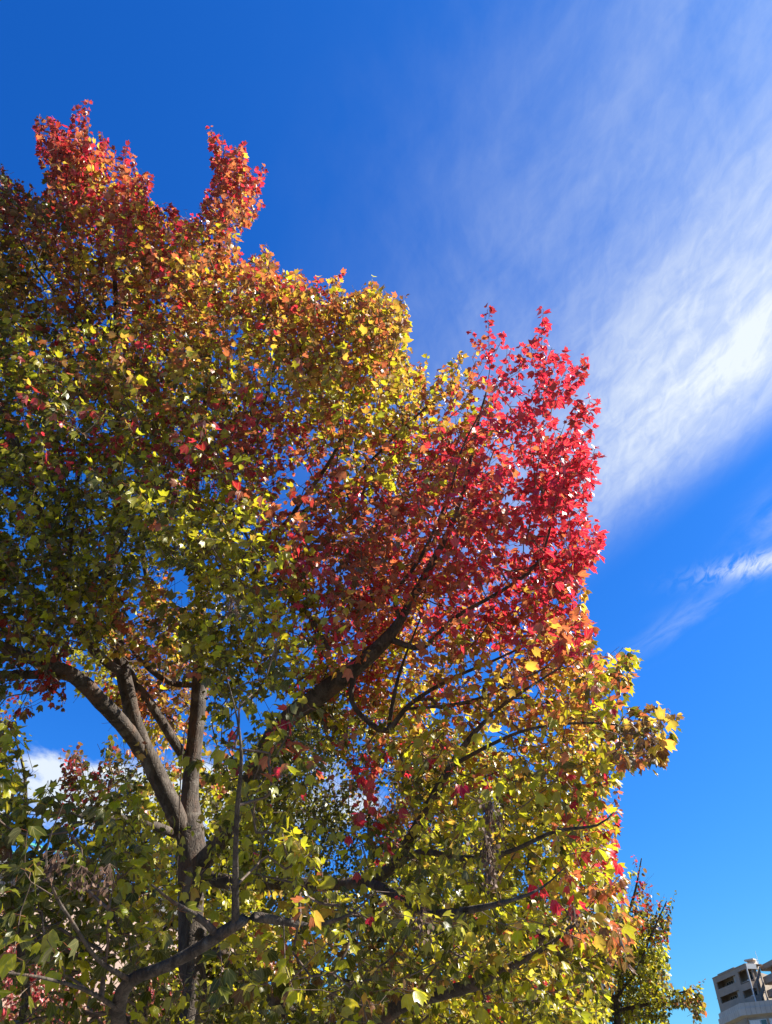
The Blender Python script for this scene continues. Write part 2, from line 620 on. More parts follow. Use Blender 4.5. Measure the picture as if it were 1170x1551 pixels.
def grow(limbs, seeds, dirs, tlen, strict=0):
    """attach every seed to the growing branch structure. limbs: list of polylines (n,4).
    returns edges (a, c, ra, rc) and the twig polylines"""
    nodes = np.vstack([l[:, :3] for l in limbs])
    n0 = len(nodes)
    cap_ = n0 + len(seeds) * 16 + 1000
    X = np.zeros((cap_, 3)); X[:n0] = nodes
    par = np.full(cap_, -1, int)
    n = n0
    # nearest first
    dmin = np.full(len(seeds), 1e9)
    for i in range(0, n0, 400):
        dd = np.linalg.norm(seeds[:, None] - nodes[None, i:i + 400], axis=-1).min(1)
        dmin = np.minimum(dmin, dd)
    order = np.argsort(dmin)
    twigs = []
    for si in order:
        s = seeds[si]
        dv = s - X[:n]
        d = np.sqrt((dv * dv).sum(1))
        # prefer to leave a branch from below, growing up and out
        cost = d * (1.0 + 0.35 * np.clip(-dv[:, 2] / np.maximum(d, 1e-6), 0, 1))
        j = int(np.argmin(cost))
        L = d[j]
        k = max(1, int(L / 0.12))
        last = j
        a0 = X[j].copy()
        # a gently curved connection
        bend = RNG.normal(0, 0.10 * L, 3)
        bend[2] -= 0.05 * L
        for t in range(1, k + 1):
            u = t / k
            p = a0 + (s - a0) * u + bend * math.sin(math.pi * u) + (RNG.normal(0, 0.008, 3) if t < k else 0)
            X[n] = p; par[n] = last; last = n; n += 1
        # the twig itself
        exact = si >= len(seeds) - strict
        dr = dirs[si] if exact else norm(dirs[si] * 0.8 + (s - a0) / max(L, 1e-3) * 0.5)
        tp = [s.copy()]
        q = s.copy()
        m_ = 4
        for t in range(m_):
            dr = norm(dr + RNG.normal(0, 0.03 if exact else 0.10, 3) + np.array([0, 0, 0.0 if exact else 0.05]))
            q = q + dr * tlen[si] / m_
            X[n] = q; par[n] = last; last = n; n += 1
            tp.append(q.copy())
        twigs.append((si, np.array(tp)))
    X = X[:n]; par = par[:n]
    cnt = np.zeros(n)
    ischild = np.zeros(n, bool)
    has = np.zeros(n, int)
    np.add.at(has, par[n0:], 1)
    cnt[(has == 0)] = 1
    for i in range(n - 1, n0 - 1, -1):
        cnt[par[i]] += max(cnt[i], 0.0)
    rad = 0.0016 * np.maximum(cnt, 1) ** 0.46
    e = np.arange(n0, n)
    ra = rad[par[e]].copy()
    onl = par[e] < n0
    ra[onl] = rad[e][onl] * 1.15
    return (X[par[e]], X[e], np.minimum(ra, rad[e] * 1.5), rad[e]), twigs


def leafy(twigs, pal_w, sizes, per_step=0.042, droop=0.9, petiole=0.03, keep=None, own=0.55, nmax=16):
    """leaf positions, directions, normals, sizes and palette indices for all twigs"""
    pos, T, N_, sz, pal, att = [], [], [], [], [], []
    nt_ = len(PK)
    for si, tp in twigs:
        wts = pal_w[si]
        main = RNG.choice(nt_, p=wts)
        L = np.linalg.norm(tp[-1] - tp[0])
        m_ = int(np.clip(L / per_step, 3, nmax))
        us = np.linspace(0.08, 1.0, m_)
        idx = us * (len(tp) - 1)
        i0 = np.minimum(idx.astype(int), len(tp) - 2)
        fr = (idx - i0)[:, None]
        pts = tp[i0] * (1 - fr) + tp[i0 + 1] * fr
        d = norm(tp[-1] - tp[0])
        side0 = norm(np.cross(d, RNG.normal(size=3)))
        side1 = np.cross(d, side0)
        for k in range(m_):
            sd = side0 if k % 2 else side1
            for sg in ((1, -1) if k < m_ - 1 else (1, -1, 0)):
                if RNG.random() < 0.12:
                    continue
                o = sg * sd * 0.8 + d * (0.35 if sg else 1.0) + RNG.normal(0, 0.25, 3)
                o = o / np.linalg.norm(o)
                pl = petiole * RNG.uniform(0.5, 1.4) * (sizes[si] / 0.06)
                pe = pts[k] + (o * 0.8 + np.array([0, 0, 0.1])) * pl
                t = o * 0.8 + np.array([0, 0, -droop * RNG.uniform(0.3, 1.5)]) + RNG.normal(0, 0.25, 3)
                nn = np.array([0, 0, 1.0]) + o * 0.6 + RNG.normal(0, 0.45, 3)
                att.append(pts[k]); pos.append(pe); T.append(t); N_.append(nn)
                sz.append(sizes[si] * RNG.uniform(0.5, 1.25))
                pal.append(main if RNG.random() < own else RNG.choice(nt_, p=wts))
    return [np.array(a_) for a_ in (pos, T, N_, sz, pal, att)]


def clump(p, sc, seed):
    """cheap smooth 3-D noise, about -1..1, to open gaps in a crown"""
    r = np.random.default_rng(seed)
    o = np.zeros(len(p))
    for i in range(10):
        k = norm(r.normal(size=3)) * sc * r.uniform(0.6, 1.8)
        o += np.sin(p @ k + r.uniform(0, 6.28))
    return o / 3.2


def wtab(rows):
    """rows: px, py, 'R.5 O.5' -> control rows with one column per palette entry"""
    o = []
    for x, y, s_ in rows:
        v = dict.fromkeys(PK, 0.0)
        for t in s_.split():
            v[t[0]] = float(t[1:])
        tot = sum(v.values())
        o.append([x, y] + [v[k] / tot for k in PK])
    return o


def seeds_in(poly, holes, depth_ctrl, lai_scale, leaf, per_twig, bbox, sig=90, gap=-0.55, gsc=3.0, gseed=1, clear=()):
    """twig bases spread through a crown's volume. depth_ctrl rows: px, py, near, far, leaf-area index"""
    x0, y0, x1, y1 = bbox
    zmax = max(r[3] for r in depth_ctrl)
    amin = 0.30 * (leaf * F / zmax) ** 2
    lmax = max(r[4] for r in depth_ctrl)
    M = int((x1 - x0) * (y1 - y0) * lmax * lai_scale / (per_twig * amin))
    px = RNG.uniform(x0, x1, M)
    py = RNG.uniform(y0, y1, M)
    keep = in_poly(px, py, poly)
    for hx, hy, rx, ry in holes:
        keep &= ((px - hx) / rx) ** 2 + ((py - hy) / ry) ** 2 > 1
    px, py = px[keep], py[keep]
    fl = field(px, py, depth_ctrl, sig)
    z = fl[:, 0] + (fl[:, 1] - fl[:, 0]) * RNG.random(len(px)) ** 0.8
    acc = (z / zmax) ** 2 * fl[:, 2] / lmax
    k = RNG.random(len(px)) < acc
    px, py, z = px[k], py[k], z[k]
    for cpoly, zb, keep_p in clear:
        ins = in_poly(px, py, cpoly) & (z < zb)
        z = np.where(ins, zb + 0.3 + RNG.random(len(z)) * 0.8, z)
        k = ~ins | (RNG.random(len(z)) < keep_p)
        px, py, z = px[k], py[k], z[k]
    p = Pa(px, py, z)
    k = clump(p, gsc, gseed) > gap
    return px[k], py[k], z[k], p[k]


def build_foliage(parent, leaves, mat, pet=True, simple=False, split=None):
    pos, T, N_, sz, pal, att = leaves
    groups = {'': np.ones(len(pos), bool)} if split is None else split
    obs = []
    for lab, msk in groups.items():
        if msk.sum() == 0:
            continue
        v, f, c, lv = leaves_arrays(pos[msk], T[msk], N_[msk], sz[msk], pal[msk], simple)
        fs = [f]
        if pet:
            v2, f2, c2, l2 = petiole_arrays(att[msk], pos[msk], 0.0009)
            fs.append(f2 + len(v))
            v, c, lv = np.vstack([v, v2]), np.vstack([c, c2]), np.vstack([lv, l2])
        ob = mesh_np('foliage', v, fs, mat, parent, smooth=True, colors=c, lv=lv)
        if lab:
            ob['label'] = lab
        obs.append(ob)
    return obs


# ================================================================== ground and street (below the view)
asphalt = rough_mat('asphalt', (0.045, 0.045, 0.047), (0.065, 0.064, 0.062), 3, 0.9, 0.3, 80)
paving = rough_mat('paving', (0.16, 0.155, 0.145), (0.22, 0.21, 0.20), 2, 0.85, 0.2, 60)
soil = rough_mat('soil', (0.07, 0.055, 0.035), (0.10, 0.10, 0.045), 2, 0.95, 0.4, 20)
concrete_k = rough_mat('kerb_concrete', (0.35, 0.34, 0.33), (0.42, 0.41, 0.40), 3, 0.85, 0.2, 30)
paint = rough_mat('road_paint', (0.7, 0.7, 0.69), (0.8, 0.8, 0.79), 5, 0.7, 0.1)


def sheet(name, x0, y0, x1, y1, z, mat, cells=1):
    v = [(x0, y0, z), (x1, y0, z), (x1, y1, z), (x0, y1, z)]
    return tag(MB().add(v, [(0, 1, 2, 3)]).build(name, mat), kind='structure')


sheet('ground', -900, -900, 900, 900, 0.0, soil)
sheet('pavement', -3.6, -60, 2.6, 90, 0.13, paving)
sheet('road', 2.75, -300, 12.5, 500, 0.006, asphalt)
tag(MB().box((2.6, -60, 0.0), (0.15, 0, 0), (0, 150, 0), (0, 0, 0.15)).build('kerb', concrete_k), kind='structure')
mk = MB()
for i in range(30):
    y = -40 + i * 8
    mk.add([(7.5, y, 0.011), (7.65, y, 0.011), (7.65, y + 4, 0.011), (7.5, y + 4, 0.011)], [(0, 1, 2, 3)])
tag(mk.build('road_marking', paint), kind='structure')

# ================================================================== the maple in front
root_pos = P(288, 1290, 6.74)
BX, BY = float(root_pos[0]) - 0.02, 7.0
maple = thing('maple_tree', 'big maple turning from green through orange to bright red, filling the left of the view', 'tree', (BX, BY, 0.0), 'street maples')


THICK = 0.72


def line(*pts):
    """pts: (px, py, depth, radius in photo pixels)"""
    return np.array([[*P(a, b_, z), r * THICK * z / F] for a, b_, z, r in pts])


def rline(rows):
    return catmull(line(*rows), 0.06)


trunk_pts = np.vstack([
    [[BX - 0.02, BY, 0.0, 0.27], [BX - 0.01, BY, 0.18, 0.20], [BX, BY, 0.7, 0.165]],
    line((288, 1551, 5.90, 27), (289, 1450, 6.2, 25), (290, 1370, 6.45, 25), (292, 1310, 6.65, 30), (289, 1265, 6.82, 27),
         (287, 1200, 7.1, 18), (296, 1120, 7.35, 17), (302, 1040, 7.6, 16), (305, 960, 7.75, 12), (300, 860, 7.8, 9),
         (294, 780, 7.8, 8), (306, 660, 7.8, 6.5), (318, 540, 7.8, 5), (328, 420, 7.7, 3.6), (338, 320, 7.7, 2.4), (340, 225, 7.7, 1.1))])
trunk_poly = catmull(trunk_pts, 0.06)
trunk_ob = limb_tube(trunk_poly, 'trunk', maple, BARK, 20, 0.09)
LIMBS = {
    'left upright': [(285, 1275, 6.80, 19), (262, 1225, 6.85, 20), (236, 1170, 6.95, 20), (207, 1100, 7.1, 17), (187, 1020, 7.2, 15), (173, 940, 7.35, 12.5),
                     (168, 870, 7.45, 11), (174, 800, 7.5, 9.5), (182, 735, 7.6, 8), (180, 650, 7.7, 7), (176, 560, 7.8, 6), (176, 450, 7.8, 4.6),
                     (166, 370, 7.9, 3.4), (148, 290, 7.9, 2.3), (125, 200, 7.9, 1.0)],
    'left sweep': [(215, 1140, 7.0, 15), (196, 1110, 6.9, 16), (160, 1068, 6.65, 16), (112, 1024, 6.35, 15), (60, 1002, 6.05, 13), (0, 978, 5.75, 11),
                   (-90, 930, 5.4, 9), (-190, 840, 5.2, 5)],
    'left low fork': [(125, 1035, 6.45, 9), (90, 1021, 6.3, 9), (40, 1022, 6.15, 9), (-60, 1018, 5.9, 7), (-160, 990, 5.7, 4)],
    'left dark': [(183, 1018, 7.15, 9), (158, 1000, 7.05, 10), (130, 968, 6.95, 10), (108, 915, 6.8, 12), (86, 852, 6.65, 9), (65, 790, 6.5, 7), (45, 730, 6.4, 5.5),
                  (22, 672, 6.3, 4), (-8, 600, 6.2, 2.5)],
    'left dark fork': [(108, 915, 6.8, 4), (140, 880, 6.7, 4), (172, 845, 6.6, 3), (200, 790, 6.5, 2)],
    'left dark upper': [(103, 898, 6.75, 4.5), (108, 810, 6.7, 4.2), (117, 735, 6.7, 3.5), (128, 660, 6.7, 2.6), (120, 580, 6.7, 1.5)],
    'crossing': [(287, 1160, 7.2, 9), (262, 1120, 7.25, 10), (228, 1066, 7.35, 9), (203, 1030, 7.4, 8), (185, 985, 7.5, 6), (150, 940, 7.6, 5), (120, 880, 7.7, 4), (70, 800, 7.7, 2.5)],
    'side': [(292, 1038, 7.6, 6), (258, 1034, 7.6, 6.5), (226, 1012, 7.6, 5.5), (200, 982, 7.6, 4), (185, 930, 7.7, 2.5)],
    'pale': [(302, 1000, 7.7, 8), (268, 950, 7.85, 8), (243, 912, 7.9, 7), (224, 880, 8.0, 5.5), (214, 800, 8.1, 4.5), (225, 700, 8.1, 3.5), (250, 600, 8.0, 2.8), (262, 480, 8.0, 2)],
    'stub': [(262, 1262, 6.75, 9), (225, 1248, 6.5, 9), (180, 1240, 6.3, 8), (135, 1238, 6.1, 5.5), (90, 1228, 5.9, 3)],
    'big right': [(296, 1312, 6.66, 22), (322, 1290, 6.6, 19), (355, 1235, 6.4, 18), (398, 1140, 6.15, 18), (440, 1086, 6.0, 18), (480, 1056, 5.9, 20), (540, 1010, 5.8, 17),
                  (580, 974, 5.75, 14), (606, 940, 5.75, 10), (628, 900, 5.75, 9), (652, 858, 5.75, 8.5), (682, 800, 5.8, 6), (705, 735, 5.9, 4.4), (722, 650, 6.0, 3.2), (738, 590, 6.05, 1.6)],
    'right sweep': [(590, 968, 5.75, 8), (640, 980, 5.6, 5.5), (690, 935, 5.5, 4.4), (760, 895, 5.4, 4), (812, 855, 5.4, 3), (835, 795, 5.4, 2.2), (850, 700, 5.4, 1.2)],
    'right inner': [(606, 940, 5.75, 5), (600, 900, 5.7, 4.5), (640, 840, 5.6, 4), (680, 750, 5.5, 3), (700, 680, 5.5, 2), (730, 620, 5.5, 1.2)],
    'drop': [(538, 1015, 5.8, 6), (533, 1062, 5.7, 5.5), (560, 1095, 5.65, 6), (588, 1106, 5.6, 6.5), (620, 1068, 5.5, 5), (680, 1030, 5.5, 4), (760, 995, 5.4, 2.5), (850, 950, 5.3, 1.3)],
    'drop fork': [(589, 1103, 5.6, 4.5), (598, 1050, 5.6, 4), (612, 1000, 5.6, 3), (640, 930, 5.6, 1.6)],
    'drop side': [(612, 1074, 5.5, 3), (680, 1068, 5.3, 3), (740, 1052, 5.2, 2.4), (830, 1010, 5.1, 1.5)],
    'back thin': [(500, 985, 5.85, 4.5), (468, 932, 5.8, 4.5), (425, 880, 5.7, 4), (385, 830, 5.6, 3), (350, 770, 5.4, 2)],
    'centre': [(303, 880, 7.8, 5.5), (360, 850, 7.5, 5.5), (425, 800, 7.3, 5), (460, 755, 7.2, 4.5), (505, 690, 7.1, 4), (532, 620, 7.1, 3), (545, 550, 7.1, 2), (560, 470, 7.1, 1)],
    'centre right': [(440, 785, 7.25, 4), (520, 740, 6.9, 4), (570, 690, 6.7, 3.2), (620, 640, 6.6, 2.4), (690, 580, 6.5, 1.2)],
    'centre left': [(298, 800, 7.8, 5), (350, 730, 7.4, 4.5), (390, 640, 7.2, 3.5), (420, 540, 7.2, 2.4), (440, 450, 7.2, 1.2)],
    'upper left': [(180, 640, 7.7, 4.5), (150, 540, 7.6, 4), (105, 470, 7.4, 3), (60, 410, 7.3, 2), (15, 340, 7.2, 1)],
    'upper left fork': [(178, 520, 7.8, 3), (150, 440, 7.8, 2.6), (115, 360, 7.8, 1.8), (85, 280, 7.8, 1)],
    'far left': [(45, 730, 6.4, 3.5), (20, 650, 6.6, 3), (-40, 520, 6.8, 2.5), (-80, 400, 7.0, 1.5)],
    'middle right': [(300, 1325, 6.55, 15), (350, 1335, 6.4, 14), (430, 1338, 6.15, 13), (500, 1340, 5.95, 12), (560, 1333, 5.75, 12), (600, 1308, 5.6, 13), (618, 1275, 5.5, 10),
                     (645, 1225, 5.35, 7.5), (680, 1165, 5.2, 6.5), (712, 1118, 5.1, 5.5), (760, 1070, 5.0, 3.5), (850, 1010, 4.9, 2)],
    'middle fork': [(685, 1160, 5.2, 5), (740, 1130, 5.0, 4), (800, 1105, 4.8, 3.2), (880, 1095, 4.6, 2.5), (960, 1100, 4.45, 1.4)],
    'lower right': [(600, 1310, 5.6, 8), (640, 1290, 5.3, 7), (700, 1300, 4.9, 6), (770, 1290, 4.6, 5), (840, 1260, 4.4, 4), (905, 1250, 4.3, 2.5), (930, 1230, 4.3, 1.2)],
    'near right': [(560, 1337, 5.75, 9), (600, 1355, 5.2, 9), (640, 1380, 4.6, 8), (700, 1380, 4.0, 8), (770, 1365, 3.7, 4.5), (820, 1345, 3.8, 2.5), (860, 1310, 3.9, 1.0)],
    'bottom right': [(291, 1400, 6.35, 12), (400, 1500, 6.0, 15), (480, 1560, 5.7, 17), (565, 1552, 5.4, 17), (610, 1520, 5.2, 15), (670, 1505, 5.0, 13), (735, 1485, 4.8, 13), (790, 1455, 4.7, 7),
                     (840, 1425, 4.7, 4), (885, 1380, 4.8, 1.5)],
    'near low': [(285, 1560, 5.90, 26), (235, 1640, 5.2, 24), (190, 1650, 4.5, 24), (178, 1590, 4.0, 23), (180, 1530, 3.75, 23), (196, 1487, 3.65, 20), (255, 1462, 3.6, 18), (305, 1434, 3.6, 18),
                 (355, 1402, 3.6, 18), (385, 1388, 3.6, 15), (430, 1396, 3.65, 12), (480, 1400, 3.7, 8), (530, 1385, 3.65, 4), (570, 1350, 3.6, 1.5)],
    'near stem': [(358, 1400, 3.6, 9), (357, 1365, 3.6, 7.5), (357, 1290, 3.6, 5.5), (360, 1220, 3.6, 5), (366, 1150, 3.6, 3.6), (360, 1090, 3.65, 2.2), (345, 1030, 3.7, 1.2)],
    'near knob': [(330, 1418, 3.6, 9), (312, 1398, 3.6, 7), (288, 1382, 3.6, 6), (262, 1366, 3.6, 4), (230, 1340, 3.5, 2)],
    'near left': [(200, 1486, 3.65, 6), (150, 1455, 3.4, 4.5), (112, 1400, 3.1, 3.6), (82, 1350, 2.9, 3), (70, 1290, 2.8, 2), (95, 1220, 2.8, 1)],
    'near left low': [(182, 1530, 3.75, 6), (130, 1500, 3.4, 4), (60, 1480, 3.0, 3), (-10, 1470, 2.8, 2), (-90, 1440, 2.6, 1.5)],
    'hanging stem': [(280, 1105, 6.9, 1.3), (274, 1180, 6.7, 1.3), (270, 1290, 6.5, 1.2), (262, 1400, 6.3, 0.9)],
}
limb_polys = [trunk_poly[8:]]
for nm, rows in LIMBS.items():
    if nm == 'near low':
        arr = line(*rows)
        arr[3:, 3] *= 0.66
        arr[0, :3] = (BX, BY, 1.75)
        arr[1, :3] = (BX - 0.25, 6.2, 1.95)
        arr[2, :3] = (BX + 0.10, 5.1, 2.05)
        pl = catmull(arr, 0.06)
    elif nm == 'bottom right':
        arr = line(*rows)
        pl = catmull(arr, 0.06)
    else:
        pl = rline(rows)
    big = max(r[3] for r in rows) > 8.5
    limb_tube(pl, 'limb' if big else 'branch', maple, BARK, 14 if big else 8, 0.09 if big else 0.05)
    limb_polys.append(pl)

OUTLINE = [(-220, 180), (-60, 235), (0, 252), (22, 272), (45, 298), (76, 298), (66, 240), (52, 195), (66, 182), (82, 186), (97, 205), (116, 205), (114, 170), (131, 168), (136, 205),
           (160, 213), (170, 245), (182, 228), (203, 230), (206, 262), (228, 270), (226, 310), (266, 318), (292, 338), (312, 305), (328, 270), (321, 205), (338, 210), (350, 240),
           (366, 222), (373, 258), (402, 255), (405, 265), (385, 288), (400, 310), (378, 335), (362, 365), (350, 395), (380, 402), (400, 373), (413, 385), (417, 410), (456, 414),
           (468, 440), (480, 430), (492, 455), (505, 424), (540, 448), (560, 433), (603, 450), (620, 488), (616, 545), (641, 553), (650, 592), (690, 543), (715, 545), (728, 520),
           (712, 505), (732, 468), (752, 474), (757, 525), (785, 545), (800, 530), (812, 518), (810, 476), (826, 474), (826, 530), (850, 538), (862, 550), (885, 553), (884, 575),
           (848, 602), (826, 640), (848, 672), (855, 655), (872, 612), (895, 618), (899, 652), (878, 672), (902, 688), (900, 730), (886, 742), (890, 790), (906, 812), (906, 842),
           (880, 868), (884, 930), (898, 958), (898, 1002), (930, 988), (962, 993), (962, 1030), (936, 1058), (946, 1092), (985, 1078), (1020, 1083), (1026, 1126), (992, 1150),
           (988, 1172), (940, 1165), (914, 1208), (906, 1240), (925, 1222), (938, 1225), (932, 1290), (952, 1340), (962, 1395), (948, 1450), (932, 1500), (918, 1551), (905, 1650),
           (300, 1650), (-220, 1600)]
HOLES = [(120, 1092, 62, 42), (175, 1112, 45, 28), (70, 1130, 24, 60), (128, 1152, 60, 24), (272, 893, 20, 32), (246, 1142, 22, 30), (316, 1120, 12, 55), (100, 1170, 40, 24), (235, 1215, 18, 14),
         (510, 1200, 36, 60), (585, 1190, 20, 55), (690, 628, 16, 13), (782, 826, 24, 9), (745, 700, 8, 8), (30, 1060, 45, 14), (330, 1225, 10, 22), (497, 1290, 20, 30), (200, 1170, 30, 16),
         (862, 690, 9, 14), (655, 765, 8, 9), (118, 640, 9, 9), (405, 735, 7, 10), (205, 905, 7, 12)]
DEPTH = [  # px, py, near, far, leaf-area index
    (110, 210, 7.3, 8.1, 1.6), (340, 250, 7.2, 8.0, 1.5), (0, 300, 6.6, 7.8, 1.6), (200, 300, 7.0, 8.4, 1.8), (-150, 400, 6.0, 8, 2.2), (200, 440, 6.3, 8.6, 2.3), (60, 420, 6.2, 8.2, 1.8), (400, 430, 6.4, 8.2, 2.3),
    (560, 480, 6.2, 7.8, 2.4), (420, 620, 5.6, 8.2, 2.8), (580, 620, 5.8, 7.6, 2.6), (690, 580, 6.0, 6.9, 1.8), (50, 650, 5.0, 8.0, 2.7), (-150, 700, 4.5, 7.5, 2.5), (200, 650, 5.2, 8.4, 2.7),
    (300, 780, 4.0, 8.0, 3.0), (750, 520, 5.7, 6.5, 1.8), (850, 560, 5.2, 6.0, 1.6), (800, 700, 4.9, 6.6, 2.6), (880, 640, 4.9, 5.5, 1.4), (700, 780, 4.9, 6.8, 2.6), (870, 850, 4.8, 6.2, 2.4), (640, 900, 5.0, 7.0, 2.3),
    (480, 850, 5.0, 7.4, 2.3), (950, 1030, 4.2, 5.2, 2.0), (1000, 1110, 4.1, 4.6, 1.6), (400, 960, 3.7, 6.2, 3.4), (360, 1040, 4.0, 7.2, 3.2), (520, 1070, 4.9, 7.4, 2.6), (450, 990, 4.0, 7.2, 3.0), (375, 1200, 3.5, 5.6, 4.6), (420, 1070, 3.5, 5.6, 4.6), (350, 1120, 3.6, 6.2, 3.6), (100, 900, 5.0, 7.6, 2.4), (20, 900, 4.4, 7.0, 2.6), (240, 960, 5.8, 8.2, 1.8), (40, 1010, 5.2, 6.6, 1.5), (95, 1040, 6.0, 6.4, 1.2),
    (430, 1130, 3.5, 5.2, 3.2), (560, 1090, 4.9, 7.2, 2.6), (550, 1190, 5.2, 5.7, 1.3), (240, 1130, 7.3, 8.4, 1.6), (800, 1050, 4.4, 6.6, 2.5), (700, 1150, 4.4, 6.8, 2.2), (850, 1180, 3.9, 6.2, 2.6), (440, 1270, 3.3, 5.0, 2.2),
    (700, 1290, 3.4, 7.6, 2.8), (880, 1300, 4.2, 6.8, 2.8), (930, 1420, 4.1, 6.0, 2.2), (600, 1430, 3.2, 7.6, 2.6), (120, 1220, 2.8, 3.8, 1.7), (60, 1280, 3.0, 4.6, 3.2), (0, 1130, 3.4, 5.0, 1.2), (40, 1440, 2.7, 4.2, 2.0), (60, 1520, 2.6, 3.8, 0.35), (220, 1530, 3.2, 5.5, 0.7), (130, 1350, 2.9, 4.8, 3.2),
    (300, 1330, 4.2, 7.4, 1.2), (250, 1500, 3.2, 6.2, 1.4), (440, 1480, 3.4, 7.4, 2.5), (750, 1500, 4.0, 7.6, 2.8), (180, 1430, 3.0, 5.2, 2.4), (-120, 1300, 2.5, 4.5, 1.2), (300, 1220, 5.4, 6.4, 0.6), (400, 1620, 3.5, 6.0, 1.5)]
